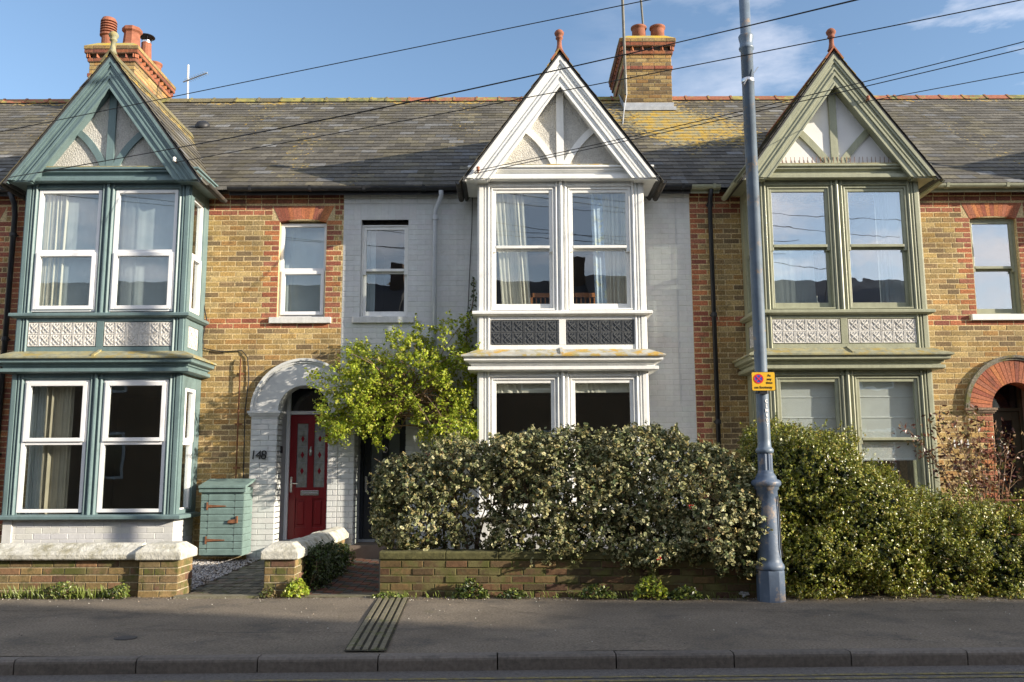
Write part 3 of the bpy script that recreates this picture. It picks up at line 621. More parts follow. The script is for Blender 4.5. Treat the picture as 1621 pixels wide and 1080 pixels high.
    g.build('finial', M['terracotta'] if P['paint'] != 'teal' else M['leadG'], bo, smooth=True)
    # gutters along the gable eaves
    for sg in (1, -1):
        g = MB(); x = X(sg*1.385); prof = [(x+.04*math.cos(t), 5.10+.04*math.sin(t)) for t in [math.pi+i*math.pi/6 for i in range(7)]]+[(x+.033*math.cos(t), 5.10+.033*math.sin(t)) for t in [2*math.pi-i*math.pi/6 for i in range(7)]]
        n = 14; y0, y1 = F-.13, WY-.12
        g.add([(p[0], y0, p[1]) for p in prof]+[(p[0], y1, p[1]-.02) for p in prof], [(i, i+n, (i+1) % n+n, (i+1) % n) for i in range(n)])
        g.build('gable_gutter', M[P['gut']], bo)
    # plinth
    g = MB(); pl = P['plinth']; cf = (lambda: (.60*random.uniform(.93, 1.05),)*2+(.58, .1)) if pl == 'painted' else ybrick
    relief = .005
    g.box(X(-1.09), X(1.09), F+.032, F+.2, 0, .64, col=(.60, .60, .58, .1) if pl == 'painted' else MORT)
    bricks(g, X(-1.1), X(1.1), 0.02, .64, F+.029, colf=cf, relief=relief, mort=.006 if pl == 'painted' else .0115)
    for sg in (1, -1):
        g.T = TR(c+sg*1.10, F+.36, 0, sg*math.pi/2); g.box(-.33, .36, .008, .12, 0, .64, col=(.60, .60, .58, .1) if pl == 'painted' else MORT)
        bricks(g, -.332, .36, 0.02, .64, .0, colf=cf); g.T = None
    g.build('bay_plinth', M[pl if pl == 'painted' else 'brick'], bo)
    return bo

def house(label, x0, x1, c, w0, w1, d0, P, group=None, party=None):
    """wall front at WY; w0,w1 upstairs window; d0 centre of porch arch"""
    H = thing('terraced_house', ((x0+x1)/2, WY, 0), label, 'house', 'terraced houses in the row')
    ai, ar, zs = .355, .70, 2.08
    wz0, wz1 = 3.40, 4.82
    painted = P['wall'] == 'painted'
    rects = [(c-1.03, c+1.03, .5, 2.5), (c-1.03, c+1.03, 3.3, 5.08), (w0, w1, wz0, wz1), (d0-ai, d0+ai, -.1, zs+ar)]
    holes = [rect_hole(*r_) for r_ in rects[:3]]+[rect_hole(c-1.12, c+1.12, 0, 5.2)]
    rr = ar if P['arch'] != 'none' else ai
    holes += [rect_hole(d0-ai, d0+ai, -.1, zs+.0001), (lambda z: (d0-math.sqrt(rr*rr-(z-zs)**2), d0+math.sqrt(rr*rr-(z-zs)**2)) if zs <= z < zs+rr else None)]
    holes += [rect_hole(w0-.11, w1+.11, wz1, wz1+.215)]
    if P.get('pil'): holes.append(rect_hole(d0-ai-.37, d0-ai, 0, zs)); holes.append(rect_hole(d0+ai, x1 if d0 > c else x0, 0, zs))
    g = MB()
    mort = MORT if not painted else (.56, .57, .56, .1)
    backing(g, x0, x1, 0, 5.24, WY+.0028, WY+.24, rects, mort)
    if painted:
        cf = lambda: tuple([a*random.uniform(.985, 1.015) for a in (.60, .61, .60)])+(.1,)
        bricks(g, x0, x1, .02, 5.06, WY, holes, colf=cf, relief=.006, mort=.007, wob=.0015)
    else:
        qs = [(w0, -1, 3.3, 5.0), (w1, 1, 3.3, 5.0), (x0, 1, 0, 5.2), (x1, -1, 0, 5.2)] if P.get('edge', True) else [(w0, -1, 3.3, 5.0), (w1, 1, 3.3, 5.0)]
        qs = [q for q in qs if not (q[0] in (x0, x1) and min(abs(q[0]-w0), abs(q[0]-w1)) < .27)]
        def rowc(z):
            if 3.265 < z < 3.40 or 4.90 < z < 5.06: return rbrick()
            return None
        bricks(g, x0, x1, .02, 5.06, WY, holes, qs, rowcol=rowc, seed=1)
    # corbelled courses under the eaves
    for k, (z, pr) in enumerate(((5.06, .012), (5.135, .03))):
        g.box(x0, x1, WY-pr+.006, WY+.01, z, z+.077, col=mort)
        bricks(g, x0, x1, z, z+.075, WY-pr, [rect_hole(c-1.12, c+1.12, 0, 9)], colf=(cf if painted else (lambda: rbrick(.62))), relief=.006)
    # window arch
    if painted:
        for i in range(9):
            a = w0-.11+(w1-w0+.22)*i/9; b = a+(w1-w0+.22)/9-.004; g.bbox(a, b, WY, WY+.2, wz1+.0, wz1+.213, col=cf())
    else:
        nn = 13; cw = (w0+w1)/2
        for i in range(nn):
            t0 = -1+2*i/nn; t1 = -1+2*(i+1)/nn-.008; hw = (w1-w0)/2
            zb0 = wz1-.0+.035*(1-t0*t0)-.02; zb1 = wz1+.035*(1-t1*t1)-.02
            g.prism([(cw+t0*hw, zb0), (cw+t1*hw, zb1), (cw+t1*(hw+.11), wz1+.213), (cw+t0*(hw+.11), wz1+.213)], WY-.001, WY+.12, col=rbrick(1.12))
    # porch ring and infill
    ringc = (.58, .59, .58, .1)
    nseg = 28
    for i in range(nseg):
        a0, a1 = math.pi*i/nseg, math.pi*(i+1)/nseg-(.012 if P['arch'] == 'brick' else 0)
        P4 = [(d0+ai*math.cos(a0), zs+ai*math.sin(a0)), (d0+ar*math.cos(a0), zs+ar*math.sin(a0)), (d0+ar*math.cos(a1), zs+ar*math.sin(a1)), (d0+ai*math.cos(a1), zs+ai*math.sin(a1))]
        if max(p[0] for p in P4) > x1+.001 or min(p[0] for p in P4) < x0-.001:
            P4 = [(min(max(p[0], x0), x1), p[1]) for p in P4]
        g.prism(P4, WY-.022, WY+.24, col=(rbrick(1.1) if P['arch'] == 'brick' else ringc), mi=(0 if P['arch'] == 'brick' else 1))
        # hood mould
        for (ra, rb_, yo) in ((ar, ar+.035, .06), (ar-.03, ar, .04)):
            Q = [(d0+r_*math.cos(a), zs+r_*math.sin(a)) for r_, a in ((ra, a0), (rb_, a0), (rb_, math.pi*(i+1)/nseg), (ra, math.pi*(i+1)/nseg))]
            if max(p[0] for p in Q) > x1 or min(p[0] for p in Q) < x0: continue
            g.prism(Q, WY-yo, WY+.1, col=(.58, .59, .58, .1) if P['arch'] != 'brick' else (.22, .2, .16, .5), mi=1 if P['arch'] != 'brick' else 0)
        # square corner infill outside the ring is ordinary brickwork backing
        b0 = [(d0+ar*math.cos(a0), zs+ar*math.sin(a0)), (d0+ar*math.cos(a1), zs+ar*math.sin(a1))]
    for sg in (1, -1):
        xa, xb = sorted((d0+sg*(ai+.0), d0+sg*(ar if not P.get('pil') else .72)))
        xa, xb = max(xa, x0+.001), min(xb, x1-.001)
        if P.get('pil') or P['arch'] == 'brick':
            colm = (.60, .61, .60, .1); mi = 1 if P.get('pil') else 0
            g.box(xa, xb, WY-.016, WY+.24, .02, zs-.05, col=colm if mi else MORT, mi=mi)
            bricks_mi = len(g.f)
            bricks(g, xa, xb, .02, zs-.06, WY-.026, mort=.006 if mi else .0115, colf=(lambda: (.60*random.uniform(.98, 1.02), .61, .60, .1)) if mi else ybrick, quoins=[] if mi else [(d0+sg*ai, sg, 0, 3)])
            if mi: g.m[bricks_mi:] = [1]*(len(g.f)-bricks_mi)
            g.T = TR(d0+sg*ai, WY, 0, -sg*math.pi/2)   # reveal bricks
            bm = len(g.f); bricks(g, *((-.24, .02) if sg > 0 else (-.02, .24)), .02, zs, -.004, colf=(lambda: (.60*random.uniform(.95, 1.03), .61, .60, .1)) if mi else rbrick)
            if mi: g.m[bm:] = [1]*(len(g.f)-bm)
            g.T = None
        # impost
        for (o, z0_, z1_) in ((.05, zs-.03, zs+.0), (.035, zs-.055, zs-.03), (.02, zs-.075, zs-.055)):
            g.box(max(xa-o, x0), min(xb+o, x1), WY-o-.02, WY+.24, z0_, z1_, col=(.60, .61, .60, .1) if P['arch'] != 'brick' else (.28, .2, .14, .4), mi=1 if P['arch'] != 'brick' else 0)
    # door recess
    D = 12.72
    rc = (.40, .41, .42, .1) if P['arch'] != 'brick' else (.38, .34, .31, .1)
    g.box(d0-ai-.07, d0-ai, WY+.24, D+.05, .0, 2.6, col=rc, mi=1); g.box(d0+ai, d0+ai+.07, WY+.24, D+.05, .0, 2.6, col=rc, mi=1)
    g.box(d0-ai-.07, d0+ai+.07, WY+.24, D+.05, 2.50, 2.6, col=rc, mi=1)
    g.box(d0-ai-.02, d0+ai+.02, WY-.12, D+.05, -.05, .255, col=(.16, .13, .11, .3), mi=0)
    g.build('wall', [M['brick'], M['painted']], H) if not painted else g.build('wall', [M['painted'], M['painted']], H)
    # door
    door(H, d0, D, P)
    # upstairs window
    T = TR((w0+w1)/2, WY+.075, 0); hw = (w1-w0)/2; st = P['style'] if P['style'] == 'sash' else 'lower'
    o, ps = win(H, T, -hw+.0, hw-.0, wz0+.02, wz1-(.03 if P['style'] != 'sash' else .01)-(.05 if painted else 0), 4.10, st, P['wframe'], P['glass'][2], name='window')
    for p in ps: pane(o, T, p[0], p[1], p[2], p[3], p[4], P['glass'][2])
    if painted: g = MB(); g.T = T; g.box(-hw, hw, .06, .12, wz1-.065, wz1+.02); g.build('head_gap_shade', M['rustg'], o)  # dark box above the sash: shade of the gap put into its colour
    g = MB(); g.T = T; g.box(-hw-.10, hw+.10, -.075-.05, .05, wz0-.085, wz0+.0)
    g.build('window_sill', M['whitewash' if P['wframe'] != 'sage' else 'white'], o, bevel=.004)
    bay(H, c, P)
    # roof
    g = MB(); g.xprof([(EAV[0]+.02, EAV[1]-.04), (RIDGE[0], RIDGE[1]-.04), (20.5, EAV[1]-.04)], x0, x1, col=(.05, .05, .05, 0))
    chx = P.get('chim')
    def lf(p):
        v = .34+.12*math.sin(p.x*1.7+p.y)+.1*math.sin(p.x*5.1)
        if p.z > 8.2: v += .28
        v += .75*math.exp(-((p.x-2.9)**2/1.1+(p.y-14.7)**2/1.2))+.25*math.exp(-((p.x-1.6)**2/1+(p.y-15.5)**2/1.2))
        return v
    if P.get('vent'):
        vx, vy = P['vent']; g2 = MB(); vz = EAV[1]+(vy-EAV[0])*.75; g2.T = Matrix.Translation((vx, vy, vz+.02)) @ Matrix.Rotation(math.atan(.75), 4, 'X'); g2.lathe([(.13, -.03), (.12, .03), (.08, .07), (.02, .085)], (0, 0, 0), 12); g2.build('roof_vent', M['gutterB'], H, smooth=True)
    s0 = 12.03
    slates(g, (x0, s0, EAV[1]+(s0-EAV[0])*.75-.012), (1, 0, 0), (0, .8, .6), lambda r: (0, x1-x0), 30, gauge=.1785, lich=lf)
    g.build('roof', M['slate'], H)
    g = MB(); k = 0; x = x0
    while x < x1-.05:
        xe = min(x+.44, x1); q = random.uniform(.75, 1.15); cc = P['ridgec']
        g.xprof([(RIDGE[0]-.16, RIDGE[1]-.10), (RIDGE[0]-.03, RIDGE[1]+.03), (RIDGE[0]+.03, RIDGE[1]+.03), (RIDGE[0]+.16, RIDGE[1]-.10), (RIDGE[0], RIDGE[1]-.02)], x, xe-.01, col=(cc[0]*q, cc[1]*q, cc[2]*q, random.uniform(.3, .9)))
        g.xprof([(RIDGE[0]-.175, RIDGE[1]-.10), (RIDGE[0]-.03, RIDGE[1]+.045), (RIDGE[0]+.03, RIDGE[1]+.045), (RIDGE[0]+.17, RIDGE[1]-.10), (RIDGE[0], RIDGE[1]-.02)], xe-.04, xe, col=(cc[0]*q*.9, cc[1]*q*.9, cc[2]*q*.9, .6)); x = xe
    g.build('ridge', M['ridge'], H)
    # gutter
    g = MB(); gy, gz_ = 12.0, 5.245
    prof = [(gy+.055*math.cos(t), gz_+.055*math.sin(t)) for t in [math.pi+i*math.pi/7 for i in range(8)]]+[(gy+.048*math.cos(t), gz_+.05*math.sin(t)) for t in [2*math.pi-i*math.pi/7 for i in range(8)]]
    for (a, b) in ((x0, c-1.45), (c+1.45, x1)):
        if b-a < .1: continue
        g.xprof(prof, a, b); g.box(a, b, gy+.06, gy+.085, gz_-.09, gz_+.02)
        xx = a+.3
        while xx < b: g.xprof([(gy-.062, gz_+.01), (gy-.045, gz_-.05), (gy, gz_-.066), (gy+.05, gz_-.05), (gy+.062, gz_+.01)], xx, xx+.04); xx += .85
        g.build('gutter', M[P['gutter']], H); g = MB()
    # interior shell
    g = MB(); b = 15.6
    g.box(x0+.0, x0+.08, WY+.25, b, .1, 5.2); g.box(x1-.08, x1, WY+.25, b, .1, 5.2); g.box(x0, x1, b, b+.1, .1, 5.2)
    g.box(x0+.08, x1-.08, WY-.0+.25, b, 2.55, 2.85); g.box(x0+.08, x1-.08, WY+.25, b, .1, .2); g.box(c-1.09, c+1.09, F+.1, WY+.25, .55, .6); g.box(x0+.08, x1-.08, WY+.25, b, 5.12, 5.19)
    dx = (c+1.2 if d0 > c else c-1.2); g.box(dx-.04, dx+.04, WY+.24, b, .2, 2.55); g.box(dx-.04, dx+.04, WY+.24, b, 2.85, 5.12)
    g.build('interior', M['room'], H)
    return H

def door(H, d0, D, P):
    ai = .355; k = P['door']; z0, z1 = .26, 2.06
    fm = {'red': 'upvc', 'navy': 'navy', 'olive': 'olive'}[k]
    g = MB()
    for (a, b) in ((d0-ai, d0-ai+.05), (d0+ai-.05, d0+ai)): g.box(a, b, D-.05, D+.04, z0, 2.5)
    g.box(d0-ai+.05, d0+ai-.05, D-.05, D+.04, 2.06, 2.11); g.box(d0-ai+.05, d0+ai-.05, D-.05, D+.04, 2.44, 2.5)
    fr = g.build('door_frame', M[fm], H, bevel=.004)
    g = MB(); g.box(d0-ai+.05, d0+ai-.05, D, D+.006, 2.11, 2.44); g.build('fanlight', M['nightglass'], fr)
    a, b = d0-ai+.052, d0+ai-.052
    g = MB(); st = .10; cx = d0
    zl, zg0, zg1 = z0+.03, 1.02, 1.93
    # stiles, mullion and rails, panels set back
    for (p, q) in ((a, a+st), (b-st, b), (cx-.045, cx+.045)): g.box(p, q, D-.02, D+.025, zl, 2.055)
    for (p, q) in ((zl, zl+.17), (.86, 1.02), (1.93, 2.055)): g.box(a+st, b-st, D-.019, D+.024, p, q)
    for (p, q) in ((a+st, cx-.045), (cx+.045, b-st)):
        g.box(p, q, D, D+.02, zl+.17, .86); g.bbox(p+.03, q-.03, D-.014, D+.002, zl+.20, .83, ch=.012)
    dm = {'red': 'red', 'navy': 'navy', 'olive': 'olive'}[k]
    dr = g.build('door', M[dm], H, bevel=.003)
    for (p, q) in ((a+st, cx-.045), (cx+.045, b-st)):
        g = MB(); g.box(p, q, D+.002, D+.01, zg0, zg1); g.build('door_glass', M['leaded' if k == 'red' else ('frost' if k == 'navy' else 'nightglass')], dr)
    if k == 'red':
        for (p, q) in ((a+st, cx-.045), (cx+.045, b-st)):
            m_ = (p+q)/2
            for z in (1.25, 1.48, 1.71): g = MB(); g.prism([(m_-.026, z), (m_, z-.05), (m_+.026, z), (m_, z+.05)], D-.003, D+.002); g.build('stained_diamond', M['stain'], dr)
        g = MB()
        for (p, q) in ((a+st, cx-.045), (cx+.045, b-st)):
            for x in (p+.012, q-.018, ): g.box(x, x+.005, D-.004, D+.001, zg0, zg1)
            for z in (1.12, 1.365, 1.595, 1.83): g.box(p, q, D-.004, D+.001, z, z+.005)
        g.build('leading', M['lead'], dr)
    g = MB(); g.box(cx-.13, cx+.13, D-.032, D-.018, .905, .975); g.box(cx-.11, cx+.11, D-.036, D-.03, .92, .945); g.build('letterbox', M['chrome' if k != 'olive' else 'black'], dr, bevel=.003)
    g = MB()
    if k == 'red': g.lathe([(.006, -.06), (.022, -.045), (.03, 0), (.022, .04), (.008, .06)], (cx, D-.035, 1.52), 10)
    else: g.tube([(cx+.035*math.cos(t*.524), D-.035, 1.55+.035*math.sin(t*.524)) for t in range(13)], .008, 6)
    g.box(cx-.012, cx+.012, D-.03, D-.018, 1.56, 1.60); g.build('knocker', M['chrome'], dr)
    g = MB(); g.box(a+.02, a+.05, D-.03, D-.018, .95, 1.17); g.tube([(a+.035, D-.03, 1.08), (a+.035, D-.065, 1.08), (a+.14, D-.07, 1.075)], .009, 6); g.build('handle', M['chrome'], dr)
    g = MB(); g.box(d0-ai, d0+ai, D-.08, D, z0-.01, z0+.03); g.build('threshold', M['lead'], fr)

def chimney(H, cx, y0, y1, zb, zt, hw, pots, name_masts=None):
    """stack astride the ridge with oversailing courses and dentils"""
    g = MB(); body = zt-.55
    g.box(cx-hw+.008, cx+hw-.008, y0+.008, y1-.008, zb, zt-.1, col=(.33, .28, .2, .2))
    def ring(z0, z1, o, cf, bond='s'):
        bricks(g, cx-hw-o, cx+hw+o, z0, z1, y0-o, colf=cf)
        for sg in (1, -1):
            g.T = TR(cx+sg*(hw+o), (y0+y1)/2, 0, sg*math.pi/2); l = (y1-y0)/2+o; bricks(g, -l, l, z0, z1, 0, colf=cf); g.T = None
        if o > .01: g.box(cx-hw-o+.008, cx+hw+o-.008, y0-o+.008, y1+o-.008, z0, z1, col=(.3, .22, .15, .3))
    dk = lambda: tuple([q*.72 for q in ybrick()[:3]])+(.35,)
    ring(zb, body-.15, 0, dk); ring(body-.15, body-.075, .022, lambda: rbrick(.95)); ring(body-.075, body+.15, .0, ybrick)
    ring(body+.15, body+.225, .03, lambda: rbrick(.8))
    # dentils
    z0, z1 = body+.225, body+.30
    for sg, Lh in ((0, hw), (1, (y1-y0)/2), (-1, (y1-y0)/2)):
        g.T = TR(cx, y0, 0) if sg == 0 else TR(cx+sg*hw, (y0+y1)/2, 0, sg*math.pi/2)
        n = max(3, int(Lh*2/.17)); 
        for i in range(n+1):
            x = -Lh-.02+(2*Lh+.04)*i/n; w_ = .042
            g.vprof([(x-w_, 0.02), (x, -.06), (x+w_, .02)], z0, z1, col=rbrick(.95))
        g.box(-Lh, Lh, -.0, .05, z0, z1, col=(.1, .07, .05, 0)); g.T = None
    ring(body+.30, body+.375, .075, lambda: rbrick(.75)); ring(body+.375, body+.45, .085, dk)
    z = body+.45
    # mortar flaunching
    o = .075; i = -.10
    a = [(cx-hw-o, y0-o), (cx+hw+o, y0-o), (cx+hw+o, y1+o), (cx-hw-o, y1+o)]; b = [(cx-hw-i, y0-i), (cx+hw+i, y0-i), (cx+hw+i, y1+i), (cx-hw-i, y1+i)]
    b = [(cx-hw+.09, y0+.09), (cx+hw-.09, y0+.09), (cx+hw-.09, y1-.09), (cx-hw+.09, y1-.09)]
    g.add([(*p, z) for p in a]+[(*p, z+.13) for p in b], [(0, 1, 5, 4), (1, 2, 6, 5), (2, 3, 7, 6), (3, 0, 4, 7), (4, 5, 6, 7)], col=(.30, .27, .17, .95))
    ch = g.build('chimney', M['brickch'], H)
    for (px, py, kind) in pots:
        g = MB(); base = (px, py, z+.10)
        if kind == 'plain': g.lathe([(.132, -.03), (.13, .2), (.132, .235), (.152, .245), (.152, .28), (.13, .29), (.115, .28), (.11, .2)], base, 18)
        elif kind == 'louvre':
            pr = [(.115, -.03), (.115, .22), (.15, .23), (.15, .27)]
            for q in range(5): zz = .27+q*.052; pr += [(.15, zz), (.105, zz+.008), (.105, zz+.022), (.15, zz+.03)]
            pr += [(.145, .54), (.12, .59), (.06, .62), (.01, .625)]; g.lathe(pr, base, 18)
        elif kind == 'oct': g.lathe([(.20, -.03), (.19, .06), (.16, .13), (.145, .34), (.15, .36), (.185, .39), (.185, .45), (.16, .47), (.14, .46), (.14, .3)], base, 8)
        if kind == 'cowl':
            g.lathe([(.12, -.03), (.11, .1), (.095, .40), (.10, .42), (.085, .44)], base, 12); pot = g.build('chimney_pot', M['terracotta'], ch)
            g = MB(); g.lathe([(.085, .40), (.088, .47), (.075, .475)], base, 16); g.build('collar', M['chrome'], pot)
            g = MB(); g.lathe([(.16, .56), (.15, .575), (.06, .61), (.01, .62)], base, 16)
            for q in range(4): aa = q*1.571+.5; g.tube([(base[0]+.08*math.cos(aa), base[1]+.08*math.sin(aa), base[2]+.46), (base[0]+.11*math.cos(aa), base[1]+.11*math.sin(aa), base[2]+.57)], .008, 5)
            g.build('cowl', M['black'], pot); continue
        g.build('chimney_pot', M['terracotta'], ch, smooth=(kind == 'plain'))
    g = MB(); g.box(cx-hw-.02, cx+hw+.02, y0-.02, y0+.01, zb+.02, zb+.13); g.box(cx-hw-.03, cx+hw+.05, y0-.10, y0-.01, zb-.05, zb+.02)
    for sg in (1, -1):
        g.add([(cx+sg*(hw+.012), y0-.02, zb-.05), (cx+sg*(hw+.012), RIDGE[0], RIDGE[1]-.08), (cx+sg*(hw+.012), RIDGE[0], RIDGE[1]+.1), (cx+sg*(hw+.012), y0-.02, zb+.13)], [(0, 1, 2, 3)])
    g.build('flashing', M['lead'], ch)
    return ch
M['brickch'] = mat('chimney brick', rough=.95, attr=True, n1=(30, .6, 1.2), n2=(3, .8, 1.1), bump=(80, .6, .005), dirt=((.05, .04, .03), 7, .56, .74, .7), moss=((.48, .33, .03), 12, .56, .62, None, (.34, .3, .12)))

REDR = (.30, .11, .06); MOSSR = (.16, .13, .06)
S_teal = dict(wall='brick', style='pvc', paint='teal', frame='upvc', wframe='upvc', glass=('glassClear', 'glass', 'glass'), tile='tileW', lead='leadG', gable='dash', ridgec=(.15, .13, .07), gut='rustg', plinth='painted', arch='painted', pil=True, door='red', gutter='gutterB', rollx=.02, vent=(-5.45, 14.75))
M['rustg'] = mat('weathered iron gutter', (.05, .045, .04), .8, n1=(20, .6, 1.4), dirt=((.16, .11, .07), 9, .55, .7, .8))
S_white = dict(wall='painted', style='sash', paint='white', frame='white', wframe='white', glass=('glassClear', 'glassW', 'glassW'), tile='tileD', lead='leadW', gable='dash', ridgec=REDR, gut='rustg', plinth='painted', arch='painted', pil=True, door='navy', gutter='gutterB', rollx=-.02)
M['glassW'] = glass_mat('white bay glass', .07, .001)
S_sage = dict(wall='brick', style='sash', paint='sage', frame='sage', wframe='sage', glass=('glassOld', 'glassSky', 'glassSky'), tile='tileW', lead='leadG', gable='render', ridgec=REDR, gut='sage', plinth='brick', arch='brick', pil=False, door='olive', gutter='sage', rollx=.03)
M['glassSky'] = glass_mat('reflective old glass', .26, .0015)
HL = house('yellow brick terraced house with teal bay window, pebbledash gable and red front door', -7.11, -2.41, -5.48, -3.325, -2.655, -2.905, S_teal)
HM = house('white painted terraced house with white bay window and dark door behind the climber', -2.41, 2.56, .67, -2.155, -1.48, -1.83, S_white)
HR = house('yellow brick terraced house with sage green bay window and red brick porch arch', 2.56, 7.53, 4.42, 6.585, 7.25, 7.03, S_sage)
S_n1 = dict(S_white, wall='brick', arch='brick', pil=False, door='navy', paint='white', tile='tileW', plinth='brick')
house('neighbouring brick terraced house at the far left edge of the row', -12.1, -7.11, -10.2, -8.08, -7.38, -7.66, S_n1)
S_n2 = dict(S_n1, door='olive')
house('neighbouring brick terraced house at the far right edge of the row', 7.53, 12.5, 10.6, 7.78, 8.45, 8.05, S_n2)
chimney(HL, -7.53, 15.6, 17.3, 7.91, 9.3, .43, [(-7.75, 15.83, 'louvre'), (-7.36, 15.98, 'oct'), (-7.30, 16.5, 'cowl'), (-7.36, 17.08, 'plain')])
chimney(HM, 2.58, 15.6, 17.3, 7.91, 9.4, .45, [(2.47, 15.85, 'plain'), (2.83, 15.85, 'plain')])
# ------------------------------------------------------------ curtains, blinds and things behind the glass
def curtain(name, label, cat, x0, x1, y, z0, z1, m, folds=7, amp=.03, taper=(0, 0), seed=0, n=60, rows=10):
    g = MB(); r_ = random.Random(seed); ph = [r_.uniform(0, 6.28) for _ in range(4)]; vs = []
    for j in range(rows+1):
        t = j/rows; z = z0+(z1-z0)*t; a = x0+taper[0]*(1-t); b = x1+taper[1]*(1-t)
        for i in range(n+1):
            u = i/n; uu = u+.10*math.sin(u*7+ph[1])+.05*math.sin(u*17+ph[2]); aa = amp*(.55+.45*math.sin(u*5.1+ph[3])); vs.append((a+(b-a)*u+.006*math.sin(9*u+ph[2]+t*2), y+aa*math.sin(uu*folds*6.283+ph[0]+.5*math.sin(t*3+ph[1]))+aa*.4*math.sin(uu*folds*2.3*6.28+ph[3]), z))
    g.add(vs, [(j*(n+1)+i, j*(n+1)+i+1, (j+1)*(n+1)+i+1, (j+1)*(n+1)+i) for j in range(rows) for i in range(n)])
    return tag(g.build(name, M[m], smooth=True), label, cat)
cl, cm, cr_ = -5.48, .67, 4.42
curtain('curtain', 'sheer pale curtain behind the left upstairs window of the teal bay', 'curtain', cl-.93, cl-.10, F+.13, 3.3, 5.08, 'net', 5, .010, seed=1)
curtain('curtain', 'sheer pale curtain behind the right upstairs window of the teal bay', 'curtain', cl+.10, cl+.93, F+.13, 3.3, 5.08, 'net', 4, .008, seed=2)
curtain('curtain', 'gathered white drape at the left edge of the upstairs teal bay window', 'curtain', cl-.92, cl-.60, F+.12, 3.3, 5.08, 'curtain', 4, .03, seed=3)
curtain('curtain', 'beige drape hanging in the left ground floor window of the teal bay', 'curtain', cl-.72, cl-.36, F+.17, .62, 2.5, 'drape', 5, .04, seed=4)
curtain('curtain', 'grey sheer strip at the far left of the ground floor teal bay window', 'curtain', cl-.95, cl-.78, F+.25, .62, 2.5, 'net', 3, .02, seed=5)
curtain('curtain', 'sheer curtain in the small upstairs window above the red door', 'curtain', -3.31, -2.67, WY+.21, 3.3, 4.9, 'net', 4, .009, seed=6)
curtain('curtain', 'narrow pale curtain in the small upstairs window of the white house', 'curtain', -2.14, -1.98, WY+.21, 3.3, 4.9, 'net', 2, .02, seed=7)
curtain('curtain', 'sunlit cream curtain gathered at the left of the white upstairs bay window', 'curtain', cm-.92, cm-.50, F+.15, 3.3, 5.08, 'curtain', 6, .035, (.12, .1), seed=8)
curtain('curtain', 'sunlit pale curtain gathered at the right of the white upstairs bay window', 'curtain', cm+.55, cm+.93, F+.15, 3.3, 5.08, 'curtain', 6, .035, (.02, .0), seed=9)
curtain('curtain', 'blue and yellow checked curtain lining turned out in the white upstairs bay', 'curtain', cm+.42, cm+.57, F+.14, 3.3, 5.0, 'check', 2, .02, (.05, .05), seed=10)
curtain('curtain', 'sheer curtain behind the left upstairs window of the sage green bay', 'curtain', cr_-.92, cr_-.30, F+.17, 3.3, 4.25, 'net', 4, .015, seed=11)
curtain('curtain', 'white drape at the right edge of the upstairs sage green bay', 'curtain', cr_+.56, cr_+.92, F+.15, 3.3, 5.08, 'net', 5, .025, seed=12)
for (a, b, z0, lab) in ((cr_-.93, cr_-.09, 1.18, 'white roman blind lowered in the left ground floor window of the sage bay'), (cr_+.09, cr_+.93, 1.36, 'white roman blind lowered in the right ground floor window of the sage bay')):
    g = MB(); z = 2.46; k = 0
    while z > z0:
        zz = max(z-.27, z0); g.xprof([(F+.125, z), (F+.13, zz+.02), (F+.115, zz), (F+.14, zz), (F+.135, z)], a, b); z = zz-.003
    tag(g.build('roman_blind', M['blind']), lab, 'blind')
for (a, b, lab) in ((cm-.9, cm-.12, 'gathered cream valance at the top of the left ground floor window of the white bay'), (cm+.12, cm+.9, 'gathered cream valance at the top of the right ground floor window of the white bay')):
    curtain('valance', lab, 'blind', a, b, F+.13, 2.27, 2.42, 'curtain', 9, .012, seed=int(a*100))
t = thing('cot', (cm+.05, F+.45, 3.3), 'pine slatted cot rail standing inside the white upstairs bay', 'cot')
g = MB(); g.box(cm-.42, cm+.72, F+.42, F+.45, 3.62, 3.68); g.box(cm-.42, cm+.72, F+.42, F+.45, 3.34, 3.38); g.box(cm-.42, cm-.38, F+.42, F+.46, 3.3, 3.68); g.box(cm+.68, cm+.72, F+.42, F+.46, 3.3, 3.68); g.build('rail', M['wood'], t)
g = MB(); x = cm-.34
while x < cm+.66: g.box(x, x+.018, F+.43, F+.445, 3.38, 3.62); x += .062
g.build('slats', M['wood'], t)
t = thing('bottle', (cr_-.25, F+.28, 3.36), 'small pale bottle on the sill inside the left upstairs sage bay window', 'bottle'); g = MB(); g.lathe([(.03, 0), (.032, .12), (.012, .17), (.012, .21)], (cr_-.25, F+.28, 3.36), 12); g.build('glass_body', M['net'], t, smooth=True); g = MB(); g.lathe([(.014, .21), (.014, .235)], (cr_-.25, F+.28, 3.36), 10); g.build('cap', M['white'], t)
# bird spikes on the sage gable ledge
g = MB(); x = cr_-.9
while x < cr_+.92: g.tube([(x, F-.03, 5.35), (x+random.uniform(-.01, .01), F-.04, 5.46)], .0035, 4); x += .058
g.box(cr_-.9, cr_+.92, F-.045, F-.02, 5.352, 5.362); tag(g.build('bird_spikes', M['rust']), 'strip of thin bird spikes along the ledge of the sage green gable', 'bird spikes')

